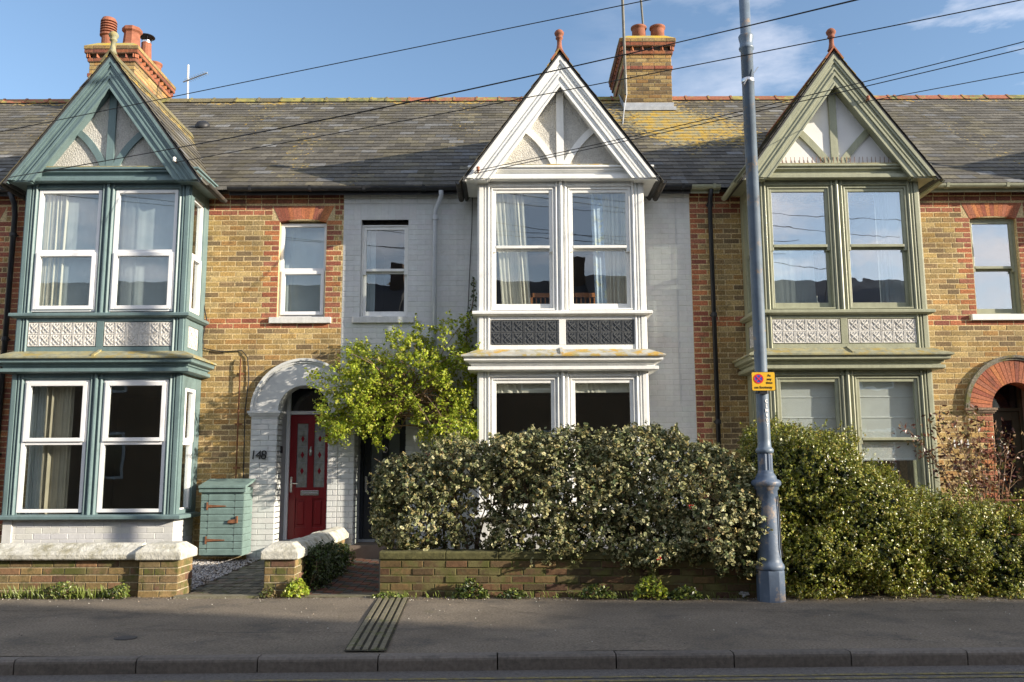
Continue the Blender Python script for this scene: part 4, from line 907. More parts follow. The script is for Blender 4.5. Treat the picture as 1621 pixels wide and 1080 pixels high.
# ------------------------------------------------------------ pipes, cables, aerials on the walls
def pipe(name, label, pts, r, m, clips=(), cat='pipe'):
    t = thing(name, tuple(Vector(pts[-1])), label, cat); g = MB(); g.tube(pts, r, 12); g.build('pipe', M[m], t, smooth=True)
    for p in clips: g = MB(); g.lathe([(r*1.25, -.03), (r*1.35, -.02), (r*1.35, .02), (r*1.25, .03)], p, 12); g.box(p[0]-.05, p[0]+.05, p[1]+r, p[1]+r+.012, p[2]-.012, p[2]+.012); g.build('collar', M[m], t)
    return t
pipe('drainpipe', 'black drainpipe at the far left edge beside the teal bay', [(-7.13, 12.0, 5.2), (-7.10, 12.08, 5.05), (-7.10, 12.12, 4.9), (-7.10, 12.12, .05)], .038, 'black', [(-7.1, 12.12, z) for z in (4.6, 3.1, 1.5)], 'drainpipe')
pipe('drainpipe', 'pale painted drainpipe on the white house wall above the climber', [(-1.0, 12.0, 5.2), (-1.0, 12.04, 5.12), (-1.09, 12.11, 4.92), (-1.09, 12.12, 4.8), (-1.09, 12.12, .05)], .034, 'pipeW', [(-1.09, 12.12, z) for z in (4.82, 3.2, 1.6)], 'drainpipe')
pipe('drainpipe', 'black drainpipe on the red brick strip left of the sage bay', [(2.84, 12.0, 5.2), (2.84, 12.08, 5.08), (2.84, 12.12, 4.95), (2.84, 12.12, .05)], .033, 'black', [(2.84, 12.12, z) for z in (5.0, 3.4, 1.9)], 'drainpipe')
pipe('gas_pipe', 'thin rusty gas pipe on the brick wall above the teal store cupboard', [(-3.80, 12.17, 2.83), (-3.80, 12.15, 2.81), (-3.80, 12.155, 1.1)], .011, 'rust', [(-3.80, 12.155, z) for z in (2.6, 1.9, 1.3)], 'pipe')
def wp(x, y, Y=12.18): return atY(x, y, Y)
g = MB(); g.tube([wp(325, 340), wp(326, 400), wp(322, 480), wp(327, 505), wp(321, 535), wp(323, 552), wp(350, 557), wp(383, 555), wp(392, 566), wp(394, 600), wp(388, 650), wp(385, 760)], .008, 6); tag(g.build('cable', M['cable']), 'black cable looping over the brick wall beside the teal bay', 'cable')
g = MB(); g.tube([wp(748, 305), wp(747, 360), wp(743, 440), wp(738, 560)], .006, 6); tag(g.build('cable', M['cable']), 'thin cable running down the wall left of the white bay', 'cable')
g = MB(); g.tube([wp(1068, 308), wp(1070, 400), wp(1074, 560), wp(1078, 640)], .004, 6); tag(g.build('cable', M['pipeW']), 'thin painted cable down the white wall right of the white bay', 'cable')
t = thing('aerial', tuple(atY(297, 156, 16.4)), 'small white television aerial on the roof ridge beside the left chimney', 'aerial')
a0 = atY(297, 158, 16.4); a1 = atY(298, 103, 16.4); g = MB(); g.tube([a0, a1], .018, 8); g.build('mast', M['white'], t)
b0 = atY(290, 130, 16.4); b1 = atY(331, 119, 16.4)+Vector((0, -.1, 0)); g = MB(); g.tube([b0, b1], .014, 6)
for i in range(10):
    p = b0.lerp(b1, .15+i*.09); g.tube([p-Vector((0, .13, .02)), p+Vector((0, .13, .02))], .004, 4)
g.build('yagi', M['lead'], t)
pA = atY(991, 150, 15.5); pB = atY(984, -40, 15.5); g = MB(); g.tube([pA, pB], .028, 8); tag(g.build('aerial_mast', M['rust']), 'tall grey mast strapped to the left of the middle chimney', 'aerial mast')
bpy.data.objects['aerial_mast'].data.materials[0] = M['lead2'] = mat('weathered steel tube', (.12, .115, .095), .6, n1=(12, .7, 1.3))
pA = atY(1019, 52, 16.2); pB = atY(1011, -40, 16.2); g = MB(); g.tube([pA, pB], .022, 8); tag(g.build('aerial_mast', M['lead2']), 'second thinner mast standing between the middle chimney pots', 'aerial mast')
g = MB(); g.tube([atY(991, 118, 15.48), atY(992, 150, 15.48), atY(988, 175, 15.4), atY(985, 205, 14.6)], .008, 6); tag(g.build('cable', M['pipeW']), 'pale aerial cable running down the middle chimney onto the slates', 'cable')

# ------------------------------------------------------------ overhead wires
def wire(label, a, b, Ya, Yb, r=.0052, ext=1.6, sag=.25):
    A = atY(a[0], a[1], Ya); B = atY(b[0], b[1], Yb); d = B-A
    p = [A+d*(t*ext/24)-Vector((0, 0, sag*math.sin(math.pi*t/24.*1.0))) for t in range(25)]
    g = MB(); g.tube(p, r, 5); return tag(g.build('overhead_wire', M['cable']), label, 'wire', 'overhead telephone wires')
wire('overhead wire crossing the sky highest, from the far left roof to the top edge', (-20, 213), (1027, 0), 11.0, 8.0, sag=.0, ext=1.5)
wire('upper wire of the close pair that rises from the foot of the teal gable', (15, 281), (1290, -2), 11.2, 7.5, sag=.16, ext=1.3)
wire('lower wire of the close pair that rises from the foot of the teal gable', (60, 274), (1297, 0), 11.2, 7.3, sag=.13, ext=1.3)
wire('wire fixed to the right board of the teal gable and rising across the white gable', (279, 257), (1588, 0), 11.25, 7.0, sag=.05, ext=1.3)
wire('upper wire of the two fixed at the left foot of the white gable', (752, 271), (1621, 58), 11.2, 8.4, sag=.07, ext=1.4)
wire('lower wire of the two fixed at the left foot of the white gable', (752, 275), (1621, 71), 11.2, 8.2, sag=.05, ext=1.4)
wire('wire fixed to the bracket high on the right board of the sage gable', (1371, 161), (1621, 113), 11.2, 8.8, sag=.01, ext=2.5)
for (px, py, lab) in ((1372, 160, 'small brown insulator bracket on the right board of the sage gable'), (278, 257, 'small white insulator bracket on the right board of the teal gable'), (757, 272, 'small insulator bracket at the left foot of the white gable')):
    p = atY(px, py, F-.20); t = thing('insulator', tuple(p), lab, 'bracket'); g = MB(); g.tube([p+Vector((0, .03, 0)), p+Vector((0, -.05, .01))], .009, 6); g.build('bracket', M['rust'], t)
    g = MB(); g.lathe([(.012, -.03), (.026, -.02), (.018, 0), (.026, .02), (.012, .035)], p+Vector((0, -.05, .02)), 10); g.build('knob', M['white' if 'white' in lab[:12] else 'terracotta'], t, smooth=True)

# ------------------------------------------------------------ numbers on the houses
t = thing('house_number', tuple(wp(406, 722, WY-.05)), 'dark metal house number 148 on the white porch pilaster', 'house number')
for i, ch in enumerate('148'):
    g = MB(); c = wp(401+i*8.3, 721, WY-.045); text_into(g, ch, .175, Matrix.Translation(c) @ Matrix.Rotation(math.pi/2, 4, 'X') @ Matrix.Rotation(-.08, 4, 'Z'), depth=.006); g.build('digit', M['black'], t)
t = thing('house_number', tuple(wp(1524, 702, WY-.02)), 'white house number 144 on the brickwork beside the red brick arch', 'house number')
for i, ch in enumerate('144'):
    g = MB(); c = wp(1511+i*9.5, 703, WY-.02); text_into(g, ch, .15, Matrix.Translation(c) @ Matrix.Rotation(math.pi/2, 4, 'X'), depth=.006, bold=.003); g.build('digit', M['white2'], t)
g = MB(); c = Vector((-3.20, 12.45, 1.62)); g.box(-3.262, -3.235, 12.36, 12.42, 1.50, 1.60); tag(g.build('doorbell', M['black']), 'small black doorbell on the left wall of the porch with the red door', 'doorbell')

# ------------------------------------------------------------ teal store cupboard
M['tealwood'] = mat('teal stained boards', (.15, .225, .21), .8, n1=(9, .82, 1.12), n2=(60, .88, 1.08), bump=(40, .3, .003), dirt=((.2, .22, .17), 10, .6, .75, .6), streak=.1)
X0, X1, Y0, Y1 = -4.12, -3.56, 11.76, 12.15
t = thing('storage_cupboard', ((X0+X1)/2, (Y0+Y1)/2, .12), 'teal boarded timber store with rusty hinges standing between bay and porch', 'store cupboard')
g = MB(); g.box(X0+.02, X1-.02, Y0+.02, Y1, .15, 1.0); g.build('carcass', M['tealwood'], t)
g = MB(); n = 10
for i in range(n):
    z0 = .165+i*.088; g.xprof([(Y0-.006, z0+.004), (Y0-.006, z0+.07), (Y0+.004, z0+.086), (Y0+.02, z0+.086), (Y0+.02, z0)], X0, X1-.002)
g.build('front_boards', M['tealwood'], t)
g = MB(); g.T = TR(X1-.0, (Y0+Y1)/2, 0, math.pi/2)
for i in range(n): z0 = .165+i*.088; g.xprof([(-.004, z0+.004), (-.004, z0+.07), (.004, z0+.086), (.02, z0+.086), (.02, z0)], -.195, .195)
g.build('side_boards', M['tealwood'], t)
g = MB()
for x in (X0+.095, X1-.115): g.box(x, x+.004, Y0-.0065, Y0+.0, .2, .96, col=(0, 0, 0, 0))
g.build('door_gap', M['dark'], t)
g = MB(); g.xprof([(Y0-.05, 1.035), (Y0-.05, 1.065), (Y1, 1.155), (Y1, 1.12)], X0-.035, X1+.035); g.box(X0-.03, X1+.03, Y0-.03, Y0-.0, .98, 1.04); g.build('lid', M['tealwood'], t, bevel=.004)
for z in (.80, .36):
    g = MB(); g.box(X0+.075, X0+.092, Y0-.018, Y0-.006, z-.05, z+.05); g.prism([(X0+.092, z-.018), (X0+.092, z+.018), (X0+.33, z+.006), (X0+.33, z-.006)], Y0-.014, Y0-.006); g.build('hinge', M['rust'], t)
g = MB(); z = .60; g.prism([(X1-.20, z-.02), (X1-.18, z+.02), (X1-.10, z+.03), (X1-.08, z+.05), (X1-.07, z-.02)], Y0-.03, Y0-.006); g.box(X1-.085, X1-.065, Y0-.035, Y0-.006, z-.02, z+.07); g.build('latch', M['rust'], t)

# ------------------------------------------------------------ garden walls
def gb2():
    c = gbrick(); return (min(c[0]*1.3, .4), c[1]*1.35, c[2]*1.2, random.uniform(.3, .8))
def pier(x0, x1, y0, y1, z, label, cap=(.37, .53)):
    t = thing('gate_pier', ((x0+x1)/2, (y0+y1)/2, 0), label, 'pier')
    g = MB(); g.box(x0+.008, x1-.008, y0+.008, y1, -.05, z, col=(.42, .36, .24, .3))
    bricks(g, x0, x1, -.01, z, y0, colf=gb2, bond='f', relief=.006)
    for sg in (1, -1):
        g.T = TR((x0+x1)/2+sg*(x1-x0)/2, (y0+y1)/2, 0, sg*math.pi/2); l = (y1-y0)/2; bricks(g, -l, l, -.01, z, 0, colf=gb2); g.T = None
    g.build('brickwork', M['mossbrick'], t)
    o = .035; ca, cb = cap; i = .09; g = MB()
    a = [(x0-o, y0-o), (x1+o, y0-o), (x1+o, y1+o), (x0-o, y1+o)]; b = [(x0-o+i, y0-o+i), (x1+o-i, y0-o+i), (x1+o-i, y1+o-i), (x0-o+i, y1+o-i)]
    g.add([(*p, ca) for p in a]+[(*p, ca+.085) for p in a]+[(*p, cb) for p in b], [(3, 2, 1, 0), (0, 1, 5, 4), (1, 2, 6, 5), (2, 3, 7, 6), (3, 0, 4, 7), (4, 5, 9, 8), (5, 6, 10, 9), (6, 7, 11, 10), (7, 4, 8, 11), (8, 9, 10, 11)])
    g.build('cap', M['coping'], t, bevel=.012); return t
pier(-3.82, -3.41, 9.16, 9.56, .37, 'brick pier with white cap at the right end of the left garden wall')
pier(-2.54, -2.22, 9.16, 9.52, .37, 'slim brick pier with white cap between the two front paths')
t = thing('garden_wall', (-6.5, 9.3, 0), 'low brick garden wall with white sloped coping in front of the teal bay', 'garden wall')
g = MB(); g.box(-12, -3.84, 9.238, 9.44, -.05, .385, col=(.40, .34, .22, .3)); bricks(g, -12, -3.84, -.01, .385, 9.23, colf=gb2); g.build('brickwork', M['mossbrick'], t)
g = MB(); x = -12.
while x < -3.9: xe = min(x+.92, -3.84); g.xprof([(9.175, .372), (9.165, .385), (9.165, .425), (9.19, .455), (9.31, .53), (9.37, .53), (9.49, .455), (9.50, .372)], x, xe-.004); x = xe
g.build('coping', M['coping'], t)
t = thing('garden_wall', (-2.38, 10.8, 0), 'low dividing wall with white rounded coping running from pier to porch', 'garden wall')
g = MB(); g.box(-2.48, -2.28, 9.52, 12.1, -.05, .36, col=(.4, .34, .22, .3)); g.T = TR(-2.27, 10.8, 0, math.pi/2); bricks(g, -1.28, 1.3, -.01, .36, 0, colf=gb2); g.T = TR(-2.49, 10.8, 0, -math.pi/2); bricks(g, -1.3, 1.28, -.01, .36, 0, colf=gb2); g.T = None; g.build('brickwork', M['mossbrick'], t)
g = MB(); y = 9.56; k = 0
while y < 12.1:
    ye = min(y+.52, 12.12); o = .0; pr = [(-2.535, .355), (-2.54, .41), (-2.47, .49), (-2.38, .51), (-2.29, .49), (-2.22, .41), (-2.225, .355)]
    g.prism(pr, y, ye-.012)
    g.prism([(p[0]*1.0+(.012 if p[0] > -2.38 else -.012), p[1]+.012) for p in pr], ye-.09, ye-.05) if k in (0, 2) else None
    y = ye; k += 1
g.build('coping', M['coping'], t, bevel=.008)
ang = math.atan2(-.19, 3.79)
t = thing('garden_wall', (.5, 9.0, 0), 'mossy low brick garden wall under the variegated holly hedge', 'garden wall')
g = MB(); g.T = TR(-1.36, 9.12, 0, ang)
def gb3():
    c = gbrick(); k = random.uniform(.45, .85); return (c[0]*k, c[1]*k, c[2]*k*.85, random.uniform(.2, .8))
g.box(.004, 4.0, .008, .22, -.05, .372, col=(.16, .14, .08, .8)); bricks(g, 0, 4.0, -.015, .372, 0, [lambda z: (.19, .29) if z < .06 else None], colf=gb3, wob=.007, mort=.013)
g.box(.0, .012, -.004, .22, -.02, .375, col=(.02, .02, .02, 0)); g.T = None; g.build('brickwork', M['mossbrick'], t)
g = MB(); g.T = TR(-1.36, 9.12, 0, ang); x = 0
while x < 4.0:
    xe = min(x+random.uniform(.5, .8), 4.0); g.xprof([(-.012, .372), (-.015, .435), (.0, .45), (.2, .455), (.23, .44), (.23, .372)], x, xe-.006); x = xe
g.T = None; g.build('coping', M['mosscoping'], t, bevel=.006)
t = thing('garden_wall', (5.5, 9.1, 0), 'low brick garden wall overgrown by the green hedge at the right', 'garden wall')
g = MB(); g.box(2.72, 10, 9.108, 9.3, -.05, .42, col=(.2, .17, .1, .6)); bricks(g, 2.72, 10, -.01, .42, 9.1, colf=gb3); g.build('brickwork', M['mossbrick'], t)
g = MB(); g.box(2.7, 10, 9.08, 9.33, .42, .49); g.build('coping', M['mosscoping'], t, bevel=.01)
t = thing('iron_railing', (6.3, 9.2, .49), 'rusty iron railing with spear heads above the wall at the far right', 'railing')
g = MB(); g.tube([(5.0, 9.2, .93), (8.6, 9.2, .93)], .010, 6); g.tube([(5.0, 9.2, .58), (8.6, 9.2, .58)], .010, 6); g.build('rail', M['rust'], t)
x = 5.12
while x < 8.5:
    g = MB(); g.tube([(x, 9.2, .47), (x, 9.2, 1.0)], .008, 6); g.lathe([(.006, 0), (.030, .012), (.022, .03), (.003, .11)], (x, 9.2, .96), 4); g.build('spear', M['rust'], t); x += .19

# ------------------------------------------------------------ lamp post and sign
LX, LY = 2.505, 8.76
t = thing('lamp_post', (LX, LY, 0), 'tall blue painted cast iron lamp post standing at the pavement edge', 'lamp post')
g = MB(); g.lathe([(.136, -.02), (.136, .285), (.126, .295)], (LX, LY, 0), 8); 
g.build('base', M['postlow'], t, bevel=.005)
g = MB(); g.lathe([(.125, .29), (.136, .30), (.140, .32), (.134, .345), (.122, .36), (.115, .38), (.112, .40), (.108, .9), (.104, 1.055), (.118, 1.065), (.118, 1.085), (.128, 1.095), (.142, 1.11), (.144, 1.135), (.135, 1.15), (.105, 1.165), (.10, 1.19), (.085, 1.215), (.076, 1.225), (.076, 1.25)], (LX, LY, 0), 28); g.build('column', M['postlow'], t, smooth=True)
g = MB(); vs = []; seg = 48
for z in (1.24, 1.42):
    for i in range(seg): a = 2*math.pi*i/seg; r = .071-.009*(0.5+.5*math.cos(12*a)); vs.append((LX+r*math.cos(a), LY+r*math.sin(a), z))
g.add(vs, [(i, (i+1) % seg, (i+1) % seg+seg, i+seg) for i in range(seg)]); g.build('fluted_neck', M['postlow'], t)
g = MB(); g.lathe([(.07, 1.415), (.085, 1.425), (.088, 1.45), (.078, 1.465), (.066, 1.48), (.063, 1.55), (.063, 5.66), (.076, 5.67), (.08, 5.69), (.07, 5.705), (.066, 5.74), (.078, 5.80), (.08, 5.82), (.07, 5.835), (.056, 5.85), (.054, 8.6)], (LX, LY, 0), 28); g.build('shaft', M['post'], t, smooth=True)
g = MB(); g.tube([(LX, LY, 8.55), (LX, LY, 8.9), (LX, LY-.3, 9.05), (LX, LY-.9, 9.1)], .035, 8); g.build('bracket_arm', M['post'], t, smooth=True)
g = MB(); g.lathe([(.05, .12), (.11, .08), (.16, 0), (.10, -.05), (.02, -.07)], (LX, LY-1.0, 9.05), 16); g.build('lamp_head', M['post'], t, smooth=True)
g = MB(); g.lathe([(.066, 5.30), (.068, 5.31), (.068, 5.33), (.066, 5.34)], (LX, LY, 0), 20); g.tube([(LX+.02, LY-.07, 5.34), (LX+.09, LY-.08, 5.44)], .006, 5); g.tube([(LX-.02, LY-.066, 5.32), (LX-.06, LY-.06, 5.26)], .006, 5); g.build('clamp', M['chrome'], t)
g = MB(); g.tube([(LX+.085, LY-.085, 1.0), (LX+.092, LY-.085, .8), (LX+.09, LY-.09, .5), (LX+.11, LY-.08, .42)], .008, 5); g.build('cable_strap', M['black'], t)
for i, ch in enumerate('CLM007'):
    g = MB(); text_into(g, ch, .045, Matrix.Translation((LX+.022, LY-.0615, 1.93-i*.047)) @ Matrix.Rotation(.35, 4, 'Z') @ Matrix.Rotation(math.pi/2, 4, 'X'), depth=.001, bold=.0012); g.build('letter', M['white2'], t)
SXc, SZ, SY = 2.50, 2.126, LY-.085
t = thing('parking_sign', (SXc, SY, 2.03), 'small yellow no stopping sign strapped to the blue lamp post', 'sign')
w, h = .118, .095
g = MB(); pts = []
for (cx, cz, a0) in ((w-.012, h-.012, 0), (-w+.012, h-.012, 90), (-w+.012, -h+.012, 180), (w-.012, -h+.012, 270)):
    for q in range(4): a = R(a0+q*30); pts.append((SXc+cx+.012*math.cos(a), SZ+cz+.012*math.sin(a)))
g.prism(pts, SY, SY+.004); g.build('plate', M['signK'], t)
g = MB(); g.prism([(SXc+(p[0]-SXc)*.965, SZ+(p[1]-SZ)*.955) for p in pts], SY-.001, SY); g.build('face', M['signY'], t)
rc = (SXc-.048, SZ+.026)
def disc(r0, r1, y, m, nm):
    g = MB(); n = 32
    vs = [(rc[0]+r*math.cos(2*math.pi*i/n), y, rc[1]+r*math.sin(2*math.pi*i/n)) for r in (r0, r1) for i in range(n)]
    g.add(vs, [(i, (i+1) % n, (i+1) % n+n, i+n) for i in range(n)]) if r0 > 0 else g.add(vs[n:], [tuple(range(n))]); g.build(nm, M[m], t)
disc(0, .040, SY-.0025, 'signB', 'roundel'); disc(.037, .049, SY-.0035, 'signR', 'roundel_ring')
g = MB()
for a in (45, 135): dx, dz = math.cos(R(a)), math.sin(R(a)); q = .039; k = .0045; g.prism([(rc[0]-dx*q-dz*k, rc[1]-dz*q+dx*k), (rc[0]-dx*q+dz*k, rc[1]-dz*q-dx*k), (rc[0]+dx*q+dz*k, rc[1]+dz*q-dx*k), (rc[0]+dx*q-dz*k, rc[1]+dz*q+dx*k)], SY-.0045-.0003*(a > 90), SY-.003)
g.build('roundel_cross', M['signR'], t)
for s_, x, z, sz in (('At', .058, .058, .036), ('any', .058, .022, .036), ('time', .058, -.014, .036), ('on footway', -.003, -.060, .039)):
    g = MB(); text_into(g, s_, sz, Matrix.Translation((SXc+x, SY-.0025, SZ+z)) @ Matrix.Rotation(math.pi/2, 4, 'X'), depth=.0008, bold=.0004); g.build('lettering', M['signK'], t)
g = MB(); g.lathe([(.065, -.012), (.067, -.012), (.067, .012), (.065, .012)], (LX, LY, 2.02), 20); g.box(LX-.04, LX+.03, LY-.08, LY-.06, 2.0, 2.032); g.build('strap', M['black'], t)

# ------------------------------------------------------------ planting
LIME = [(.33, .40, .03), (.42, .49, .045), (.27, .36, .03), (.50, .53, .09), (.19, .27, .025), (.38, .37, .05)]
HOLLY = [(.045, .065, .02), (.06, .085, .03), (.09, .115, .04), (.05, .065, .02)]
CREAM = [(.48, .45, .24), (.42, .41, .20), (.56, .52, .30), (.36, .33, .13), (.30, .31, .14), (.40, .30, .12)]
PRIV = [(.16, .195, .016), (.22, .25, .022), (.11, .14, .014), (.33, .32, .04), (.25, .19, .03), (.07, .09, .012), (.38, .38, .10)]
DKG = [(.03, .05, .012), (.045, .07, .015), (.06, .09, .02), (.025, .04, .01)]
DRY = [(.15, .05, .03), (.11, .04, .028), (.22, .09, .04), (.08, .035, .025), (.20, .13, .05), (.12, .12, .035)]
def pb(px, py, Y, rx, ry_m, rz):   # blob centred at a photo position on plane Y; rx, rz in metres
    p = atY(px, py, Y); return (p.x, p.y, p.z, rx, ry_m, rz)

# variegated holly hedge
t = thing('holly_hedge', (.6, 9.4, .0), 'cream edged variegated holly hedge bulging over the mossy wall', 'hedge')
HB = [pb(668, 768, 9.45, .42, .36, .28), pb(655, 822, 9.4, .34, .32, .34), pb(735, 738, 9.45, .46, .38, .27), pb(830, 742, 9.45, .62, .40, .36), pb(900, 790, 9.35, .75, .42, .48), pb(1000, 765, 9.35, .70, .45, .55), pb(1090, 790, 9.25, .62, .50, .50), pb(1140, 830, 9.05, .42, .42, .42), pb(1040, 850, 9.1, .55, .36, .26), pb(920, 840, 9.25, .55, .33, .28), pb(835, 835, 9.3, .34, .28, .26), pb(1165, 875, 8.9, .22, .22, .16), pb(690, 820, 9.45, .3, .26, .3), pb(760, 800, 9.45, .35, .28, .42), pb(1060, 770, 9.3, .6, .4, .42), pb(860, 725, 9.4, .9, .38, .22)]
def gap(p, g):
    # thin part with daylight between x ~ -.2 and .2 low down, and small holes elsewhere
    n = vnoise(p, 3.1, 11); k = np.ones(len(p), bool)
    k &= ~((n < .33) & (g.random(len(p)) < .6))
    z = (p[:, 0] > -.50) & (p[:, 0] < .10) & (p[:, 2] < 1.05) & (p[:, 1] > 8.2); k &= ~(z & (g.random(len(p)) < .35))
    return k
P_, D_ = blob_points(HB, 8400, depth=.13, seed=3, nscale=5.0, namp=.075, fill=.10, gap=gap)
P_, D_ = sprigs(P_, D_, 9, .09, .022, 4)
leaf_mesh('leaves', P_, D_, .0185, .6, HOLLY, M['holly'], t, 5, fan=True, edge=CREAM, up=.1, rand=.45, sizevar=.5)
g = MB()
for k in range(24):
    x = -1.2+3.5*random.random(); p0 = (x, 9.45+random.uniform(-.08, .1), .02); p1 = (x+random.uniform(-.35, .35), 9.4+random.uniform(-.25, .2), random.uniform(1.0, 1.5))
    q = wander(p0, p1, 6, .06); g.tube(q, [.020*(1-.11*i) for i in range(7)], 6)
    for j in range(3): a = q[3+j]; g.tube(wander(a, a+Vector((random.uniform(-.3, .3), random.uniform(-.3, .1), random.uniform(.1, .35))), 4, .03), [.008, .007, .006, .004, .003], 5)
g.build('stems', M['twig'], t)
for q in range(30):
    g = MB(); p = P_[random.randrange(len(P_))]; c = (p[0], p[1]-.02, p[2])
    if q < 16 and not (c[2] > 1.2 and c[0] < -.2): continue
    for w_ in range(5): g.lathe([(.001, -.008), (.008, -.004), (.008, .004), (.001, .008)], (c[0]+random.uniform(-.025, .025), c[1]-.02, c[2]+random.uniform(-.02, .02)), 6)
    g.build('berry_cluster', M['berry'], t)

# big rounded green hedge and its lower neighbour
t = thing('box_hedge', (3.2, 9.3, 0), 'large rounded small leaved green hedge right of the lamp post', 'hedge')
GB = [pb(1275, 775, 9.35, .66, .50, .60), pb(1225, 755, 9.5, .36, .42, .46), pb(1345, 810, 9.25, .50, .45, .50), pb(1300, 880, 9.1, .58, .34, .40), pb(1395, 870, 9.1, .34, .32, .44), pb(1255, 850, 9.3, .26, .36, .46)]
P_, D_ = blob_points(GB, 9500, depth=.09, seed=8, nscale=5, namp=.12, fill=.02, zmin=.0)
P_, D_ = sprigs(P_, D_, 9, .07, .016, 5, .5)
Q_, E_ = blob_points(GB, 420, depth=.03, seed=88, nscale=5, namp=.12, fill=0, zmin=.0); Q_, E_ = sprigs(Q_, E_, 14, .13, .011, 6, .7)
leaf_mesh('leaves', np.concatenate([P_, Q_]), np.concatenate([D_, E_]), .0125, .6, PRIV, M['leaf'], t, 6, up=.15, rand=.55, sizevar=.5)
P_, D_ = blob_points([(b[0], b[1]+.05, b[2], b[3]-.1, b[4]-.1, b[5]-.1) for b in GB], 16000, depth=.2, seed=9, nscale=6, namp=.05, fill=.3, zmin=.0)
leaf_mesh('inner_leaves', P_, D_, .03, .6, DKG, M['leaf'], t, 7, up=.35, rand=.8)  # dark core: shade between the leaves put into the leaf colour
g = MB()
for k in range(16):
    x = 2.75+1.4*random.random(); g.tube(wander((x, 9.38, 0), (x+random.uniform(-.3, .3), 9.3, random.uniform(.7, 1.3)), 5, .05), [.016, .014, .012, .010, .007, .004], 6)
g.build('stems', M['twig'], t)
t = thing('box_hedge', (4.9, 9.3, 0), 'lower straggly small leaved green hedge at the right edge', 'hedge')
GB = [pb(1495, 868, 9.3, .50, .40, .48), pb(1570, 872, 9.35, .38, .40, .48), pb(1480, 890, 9.15, .45, .32, .42), pb(1590, 900, 9.15, .42, .33, .42), pb(1650, 905, 9.3, .4, .36, .36), pb(1700, 910, 9.3, .5, .36, .34)]
P_, D_ = blob_points(GB, 6500, depth=.10, seed=18, nscale=5, namp=.15, fill=.03, zmin=.0)
P_, D_ = sprigs(P_, D_, 9, .08, .016, 15, .5)
Q_, E_ = blob_points(GB, 300, depth=.03, seed=98, nscale=5, namp=.15, fill=0, zmin=.0); Q_, E_ = sprigs(Q_, E_, 14, .14, .011, 16, .7)
leaf_mesh('leaves', np.concatenate([P_, Q_]), np.concatenate([D_, E_]), .0125, .6, PRIV, M['leaf'], t, 16, up=.15, rand=.55, sizevar=.5)
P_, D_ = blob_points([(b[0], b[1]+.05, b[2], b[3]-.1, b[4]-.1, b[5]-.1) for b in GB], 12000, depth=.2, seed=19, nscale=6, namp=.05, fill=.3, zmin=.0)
leaf_mesh('inner_leaves', P_, D_, .03, .6, DKG, M['leaf'], t, 7, up=.35, rand=.8)  # darker leaves inside stand in for the shaded depth of the hedge
g = MB()
for k in range(16):
    x = 4.2+1.6*random.random(); g.tube(wander((x, 9.36, 0), (x+random.uniform(-.3, .3), 9.3, random.uniform(.6, 1.0)), 5, .05), [.014, .013, .011, .009, .007, .004], 6)
g.build('stems', M['twig'], t)

# climber over the dark door
t = thing('climbing_plant', (-.75, 12.05, 0), 'bright lime green climber sprawling over the dark door of the white house', 'climber')
CB = [pb(560, 640, 11.75, .42, .36, .40), pb(530, 610, 11.8, .24, .3, .22), pb(600, 600, 11.8, .45, .35, .32), pb(650, 585, 11.8, .5, .33, .34), pb(690, 640, 11.75, .36, .36, .36), pb(715, 600, 11.8, .28, .3, .45), pb(700, 675, 11.65, .36, .33, .2), pb(660, 550, 12.0, .40, .12, .10), pb(705, 532, 11.95, .26, .14, .10), pb(590, 562, 12.0, .36, .16, .10), pb(738, 590, 11.9, .10, .2, .3), pb(575, 672, 11.6, .22, .25, .16), pb(615, 625, 11.7, .3, .3, .18), pb(725, 668, 11.6, .22, .3, .22)]
def gapc(p, g):
    n = vnoise(p, 4.5, 21); return ~((n < .40) & (g.random(len(p)) < .92))
P_, D_ = blob_points(CB, 3300, depth=.16, seed=31, nscale=4.5, namp=.18, fill=.14, gap=gapc)
P_, D_ = sprigs(P_, D_, 7, .10, .022, 32, .3)
leaf_mesh('leaves', P_, D_, .0185, .72, LIME, M['leafthin'], t, 33, up=.3, rand=.6, sizevar=.45)
g = MB(); root = Vector((-.75, 12.05, 0)); kn = Vector((-.85, 11.95, 1.9))
g.tube(wander(root, kn, 8, .05), [.045-.002*i for i in range(9)], 8)
for k in range(70):
    p = Vector(P_[random.randrange(len(P_))]); a = kn+Vector((random.uniform(-.9, .2), random.uniform(-.2, .1), random.uniform(-.1, .6)))
    m_ = a.lerp(p, .5)+Vector((0, -.05, .08)); g.tube([a, a.lerp(m_, .5)+Vector((0, 0, .03)), m_, m_.lerp(p, .6)+Vector((0, 0, .02)), p], [.009, .008, .006, .005, .003], 5)
    if k < 26: g.tube(wander(kn, a, 5, .04), [.016, .014, .012, .011, .01, .009], 5)
g.build('stems', M['twigpale'], t)
t = thing('climbing_plant', (-.56, 12.1, 1.5), 'thin trail of dark ivy creeping up beside the white bay', 'climber')
g = MB(); pth = [atY(x, y, 12.1) for x, y in ((750, 690), (748, 620), (742, 560), (738, 530), (745, 500), (750, 470), (750, 442))]; g.tube(pth, .008, 6); g.build('stems', M['twig'], t)
CP = []
for i in range(230):
    s = random.random()**1.5; f = s*(len(pth)-1); a = pth[int(f)].lerp(pth[min(int(f)+1, len(pth)-1)], f-int(f)); w_ = .13*(1-s)+.035; CP.append(a+Vector((random.gauss(0, w_*.5), random.uniform(-.08, .05), random.gauss(0, .04))))
CP = np.array([tuple(p) for p in CP]); leaf_mesh('leaves', CP, np.tile([0, -1., 0], (len(CP), 1)), .024, .75, DKG+LIME[4:5], M['leaf'], t, 41)

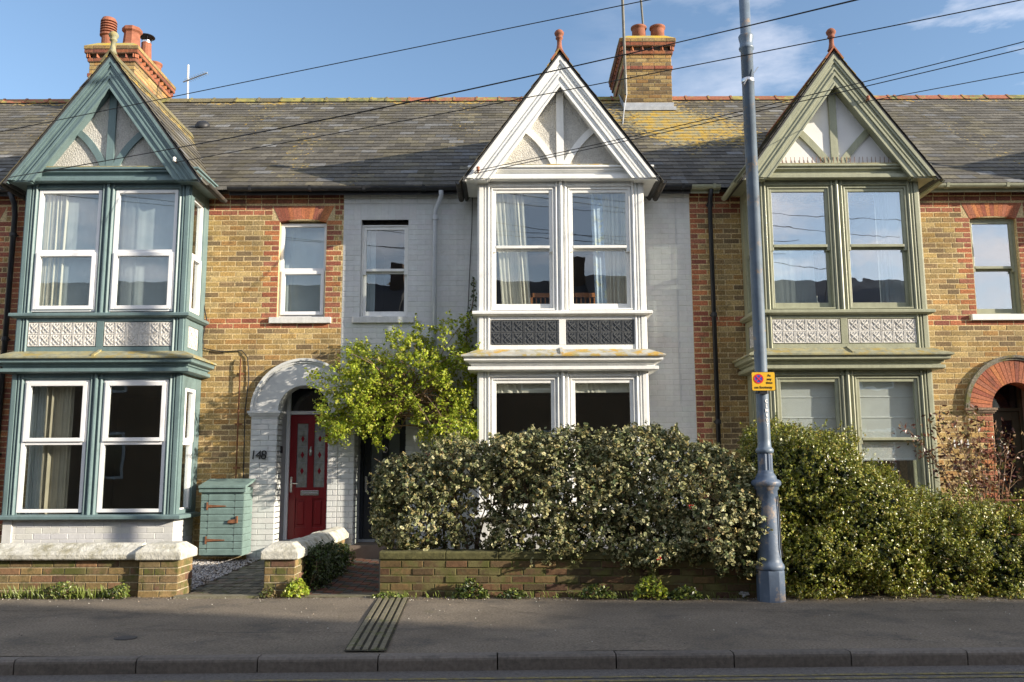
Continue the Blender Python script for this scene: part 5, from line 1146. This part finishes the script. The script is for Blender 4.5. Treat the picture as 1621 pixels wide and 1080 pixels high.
# dark low planting against the dividing wall
t = thing('low_shrub', (-2.12, 10.2, 0), 'dark green ground hugging shrub against the dividing wall by the tiled path', 'shrub')
P_, D_ = blob_points([(-2.15, 9.6, .10, .11, .18, .18), (-2.15, 10.0, .13, .13, .35, .22), (-2.14, 10.6, .14, .14, .4, .22), (-2.16, 11.15, .14, .10, .35, .2), (-2.2, 9.8, .3, .08, .3, .12)], 9000, depth=.07, seed=51, nscale=7, namp=.07, zmin=0)
leaf_mesh('leaves', P_, D_, .014, .65, DKG+[(.07, .11, .02)], M['leaf'], t, 52)
g = MB()
for k in range(12): y = 9.5+1.6*k/12; g.tube(wander((-2.16, y, 0), (-2.1, y+.1, .3), 3, .03), .006, 5)
g.build('stems', M['twig'], t)

# shrub of dry russet leaves
t = thing('russet_shrub', (5.42, 10.1, 0), 'bare stemmed shrub with drooping russet leaves beside the red brick arch', 'shrub')
g = MB(); base = Vector((5.42, 10.1, .05)); LP = []
tips = [(1430, 668), (1470, 660), (1500, 640), (1530, 655), (1560, 660), (1600, 680), (1585, 700), (1490, 690), (1520, 680), (1548, 690), (1575, 670), (1450, 690), (1505, 665), (1540, 640), (1465, 705), (1610, 710), (1480, 650), (1555, 710), (1510, 715)]
for (x, y) in tips:
    tp = atY(x, y, 10.1+random.uniform(-.35, .3)); mid = base.lerp(tp, .55)+Vector(((tp.x-base.x)*-.12, 0, .12)); pts = []
    for i in range(9): s = i/8; pts.append(base*(1-s)**2+mid*2*s*(1-s)+tp*s*s+Vector((random.uniform(-.012, .012), random.uniform(-.012, .012), 0)))
    pts[-1] += Vector((0, 0, -.05)); g.tube(pts, [.008-.0007*i for i in range(9)], 5)
    for j in range(3, 9):
        for q in range(15):
            dp = pts[j]+Vector((random.gauss(0, .06), random.gauss(0, .06), random.uniform(-.09, .03))); LP.append(dp)
        e = pts[j]+Vector((random.uniform(-.14, .14), random.uniform(-.1, .1), random.uniform(-.02, .10))); g.tube([pts[j], e], [.004, .002], 4)
g.build('stems', M['twigpale'], t)
LP = np.array([tuple(p) for p in LP]); leaf_mesh('leaves', LP, np.tile([0, -.6, -.2], (len(LP), 1)), .027, .45, DRY, M['leaf'], t, 61, up=0, rand=.7)

# weeds along the foot of the walls
def weed(px, py, wd, ht, n, cols, lab, size=.016, Y=None, group='weeds at the foot of the garden walls'):
    a, b, c = ray(px, py); Yf = 9.10 if px < 560 else 9.02-.05*((px-600)/155.); Y_ = Yf if Y is None else Y; X_ = a*Y_/b
    t = thing('weed', (X_, Y_, 0), lab, 'weed', group)
    g_ = np.random.default_rng(int(px*3+py)); r = g_.random(n)**.6; th = g_.uniform(0, 6.28, n)
    P = np.stack([X_+wd*r*np.cos(th), Y_+.07*r*np.sin(th), ht*(1-r*r*.8)*g_.random(n)**.6+.005], 1)
    leaf_mesh('leaves', P, np.tile([0, -.5, .6], (n, 1)), size, .6, cols, M['leaf'], t, int(px), up=.4)
    g = MB()
    for k in range(7): g.tube([(X_+random.uniform(-.5, .5)*wd*.6, Y_, 0), (X_+random.uniform(-.8, .8)*wd, Y_+random.uniform(-.04, .04), ht*random.uniform(.5, .95))], [.004, .002], 4)
    g.build('stems', M['twig'], t); return t
GR = [(.12, .17, .025), (.18, .22, .04), (.08, .12, .02), (.22, .24, .06)]
weed(425, 938, .10, .10, 160, [(.16, .12, .05), (.12, .14, .03)], 'sparse brown weed at the foot of the slim pier')
weed(468, 938, .14, .20, 380, LIME, 'bright green weed beside the slim brick pier', .02)
weed(745, 940, .18, .20, 330, DKG+GR, 'leafy weed at the foot of the mossy wall below the thin part of the holly', .022)
weed(812, 942, .16, .10, 260, DKG+GR, 'low spreading weed under the holly hedge, second along the mossy wall', .017)
weed(945, 944, .20, .14, 330, DKG+GR, 'pale weed by the repaired brick in the mossy wall', .018)
weed(1030, 942, .18, .24, 420, LIME+GR, 'tallest bright green weed at the foot of the mossy wall', .022)
weed(1085, 944, .18, .13, 330, DKG+GR, 'dark low weed at the mossy wall nearest the lamp post', .018)
weed(615, 948, .18, .06, 220, GR, 'flat weed at the corner of the mossy wall by the drain channel', .016)
weed(30, 902, .0+.16, .05, 60, GR, 'small tuft growing from the left garden wall under its coping', .016, Y=9.2)
bpy.data.objects.remove(bpy.data.objects[[o.name for o in bpy.data.objects if o.get('label', '').startswith('small tuft')][0]]) if False else None
# grass and leafy weeds in front of the left wall: uncountable
n = 5200; X_ = rng.uniform(-6.6, -3.9, n); vn = vnoise(np.stack([X_, X_*0, X_*0], 1), 3.3, 77); hgt = .02+.20*np.clip(vn-.25, 0, 1)**1.2
P_ = np.stack([X_, 9.19-rng.random(n)**1.3*(.06+.14*vn), hgt*rng.random(n)+.004], 1)[rng.random(n) < np.clip(vn*1.5, .1, 1)]
o = leaf_mesh('verge_plants', P_, np.tile([0, -.5, .7], (len(P_), 1)), .017, .5, GR+DKG[:2]+GR+[(.2, .13, .07)], M['leaf'], None, 71); tag(o, kind='stuff')
g = MB()
for k in range(900):
    x = random.choice([random.uniform(-6.6, -3.9), random.uniform(-6.6, -3.9), random.uniform(-1.1, 2.3)]); y = (9.14 if x < -3 else 9.09-.05*(x+1.36))-random.random()**2*.10; h_ = random.uniform(.04, .15) if x < -3 else random.uniform(.02, .09); dx = random.uniform(-.04, .04); k_ = random.uniform(.7, 1.3)
    g.add([(x-.003, y, 0), (x+.003, y, 0), (x+dx*.5+.002, y-.01, h_*.6), (x+dx, y-.03, h_)], [(0, 1, 2), (0, 2, 3)], col=(.16*k_, .20*k_, .045*k_, 0))
tag(g.build('grass', M['leaf']), kind='stuff')
# leaf litter
n = 1500; X_ = rng.uniform(-6.6, 6, n); Yl = 9.02-.04*(X_+1.36)*(X_ > -1.36)+.13*(X_ <= -1.36)-np.abs(rng.normal(0, .09, n))
far = rng.random(n) < .05; Yl = np.where(far, rng.uniform(6.6, 9, n), Yl); ok = ~((X_ > -3.3) & (X_ < -2.6) & ~far)
right = (X_ > 2.2) & (X_ < 4.6); P_ = np.stack([X_, Yl-.05*right*rng.random(n), np.full(n, .009)], 1)[ok]
o = leaf_mesh('fallen_leaves', P_, np.tile([0, 0, 3.], (len(P_), 1)), .012, .6, [(.16, .10, .05), (.10, .06, .035), (.22, .17, .10), (.07, .05, .03)], M['leaf'], None, 81, rand=.35); tag(o, kind='stuff')
# litter by the lamp post
g = MB(); c = atY(1179, 940, 8.93); vs = []
for i in range(40): vs.append((c.x+random.gauss(0, .03), c.y+random.gauss(0, .02), abs(random.gauss(.03, .015))+.005))
fs = [(i, (i*7+3) % 40, (i*11+5) % 40) for i in range(40) if len({i, (i*7+3) % 40, (i*11+5) % 40}) == 3]; g.add(vs, fs); tag(g.build('crumpled_litter', M['white2']), 'scrap of crumpled white litter at the wall foot left of the lamp post', 'litter')

# ------------------------------------------------------------ the other side of the street (seen only in window reflections and as shade)
def plain_house(x0, x1, y, z, zr, label, depth=8, m='brick'):
    H = thing('brick_house', ((x0+x1)/2, y, 0), label, 'house', 'houses across the road')
    g = MB(); g.box(x0, x1, y-depth, y, 0, z, col=(.30, .20, .12, .1)); g.build('wall', M['brick'], H)
    g = MB(); g.xprof([(y+.25, z), (y-depth/2, zr), (y-depth-.25, z)], x0, x1, col=(.06, .06, .065, .2)); g.build('roof', M['slate'], H)
    for zz in (1.0, 3.6):
        for k in range(2):
            xx = x0+(x1-x0)*(.28+.44*k); g = MB(); g.box(xx-.5, xx+.5, y-.02, y+.03, zz, zz+1.4); f = g.build('window', M['white'], H)
            g = MB(); g.box(xx-.43, xx+.43, y+.03, y+.036, zz+.07, zz+1.33); g.build('glass_pane', M['nightglass'], f)
    g = MB(); g.box(x1-.5, x1-.02, y-depth/2-.4, y-depth/2+.4, z, zr+.75, col=(.12, .08, .06, .2)); g.build('chimney', M['brick'], H)
for i, (a, b) in enumerate(((-17, -10.4), (-10.4, -4), (-4, 2.6), (2.6, 9.2), (9.2, 16))):
    plain_house(a, b, -3.6, 5.2, 7.9+.2*(i % 2), ['first from the left, brick house across the road', 'second from the left, brick house across the road', 'middle brick house across the road', 'second from the right, brick house across the road', 'brick house across the road nearest the tall hall'][i])
H = thing('shadow_block', (35, -6, 0), 'tall brick hall far along the road whose roof shades the pavement', 'building')
prof = [(25, 0), (25, 10.85), (27.4, 10.75), (28.9, 10.55), (29.5, 9.9), (29.7, 9.43), (30.2, 9.39), (34.4, 10.6), (36.3, 10.5), (44, 10.4), (52, 10.9), (52, 0)]  # outline of the added caster, shaped to give the shadow edge on the pavement
g = MB(); g.prism(prof, -9, -3.6, col=(.3, .19, .11, .1)); g.build('wall', M['brick'], H)
# cracks and grit in the pavement
g = MB()
for (a, b) in (((-6, 8.45), (-3.4, 8.2)), ((-.6, 8.7), (.7, 7.6)), ((1.2, 8.2), (4.6, 8.0)), ((-3.2, 7.3), (-1.3, 7.1)), ((2.2, 7.2), (3.1, 6.6))):
    n = 26; pr = None
    for i in range(n+1):
        t = i/n; p = (a[0]+(b[0]-a[0])*t, a[1]+(b[1]-a[1])*t+random.uniform(-.03, .03)+.05*math.sin(t*9)); w = random.uniform(.002, .006)
        if pr: g.add([(pr[0], pr[1]-w, .0125), (p[0], p[1]-w, .0125), (p[0], p[1]+w, .0125), (pr[0], pr[1]+w, .0125)], [(0, 1, 2, 3)])
        pr = p
tag(g.build('pavement_cracks', M['dark']), kind='structure')
g = MB()
for k in range(700):
    x = random.uniform(-6, 5.5); y = random.uniform(6.6, 9.0) if random.random() < .35 else 9.02-abs(random.gauss(0, .10))+(.1 if x < -1.4 else -.035*(x+1.4)); r = random.uniform(.003, .008)
    c = random.choice([(.4, .38, .33), (.2, .18, .15), (.3, .24, .18), (.1, .09, .08)])
    g.add([(x-r, y, .006), (x, y-r, .006), (x+r, y, .006), (x, y+r, .006), (x, y, .008+r)], [(0, 1, 4), (1, 2, 4), (2, 3, 4), (3, 0, 4)], col=(*c, 0))
tag(g.build('grit', M['gravel']), kind='stuff')
# trees in the gardens behind the houses across the road (they show in the upper window reflections)
for i, (x, y, z, r, cols, lab) in enumerate(((-5.6, -13.5, 7.7, 1.6, [(.30, .11, .03), (.22, .09, .03), (.35, .17, .05)], 'tree with orange brown leaves behind the houses across the road'), (5.2, -16, 6.6, 1.7, [(.07, .09, .02), (.10, .10, .03)], 'dark green tree behind the middle houses across the road'), (14.5, -15, 7.0, 1.7, [(.10, .08, .04), (.07, .07, .03)], 'brown budding tree behind the right hand houses across the road'))):
    t = thing('tree', (x, y, 0), lab, 'tree'); g = MB(); g.tube([(x, y, 0), (x+.1, y, 3), (x, y, 6), (x+.1, y, z)], [.22, .18, .12, .05], 8)
    for k in range(14): a = Vector((x, y, random.uniform(4.5, z))); g.tube(wander(a, a+Vector((random.uniform(-r, r), random.uniform(-r, r), random.uniform(.4, 1.6))), 4, .12), [.06, .045, .03, .02, .01], 5)
    g.build('trunk', M['twig'], t)
    P_, D_ = blob_points([(x, y, z, r, r, r*.9), (x+r*.5, y, z-.8, r*.7, r*.7, r*.6), (x-r*.6, y, z-.5, r*.6, r*.6, r*.6)], 5000, depth=.8, seed=200+i, nscale=1.2, namp=.7, fill=.2)
    leaf_mesh('crown', P_, D_, .085, .6, cols, M['leaf'], t, 300+i)
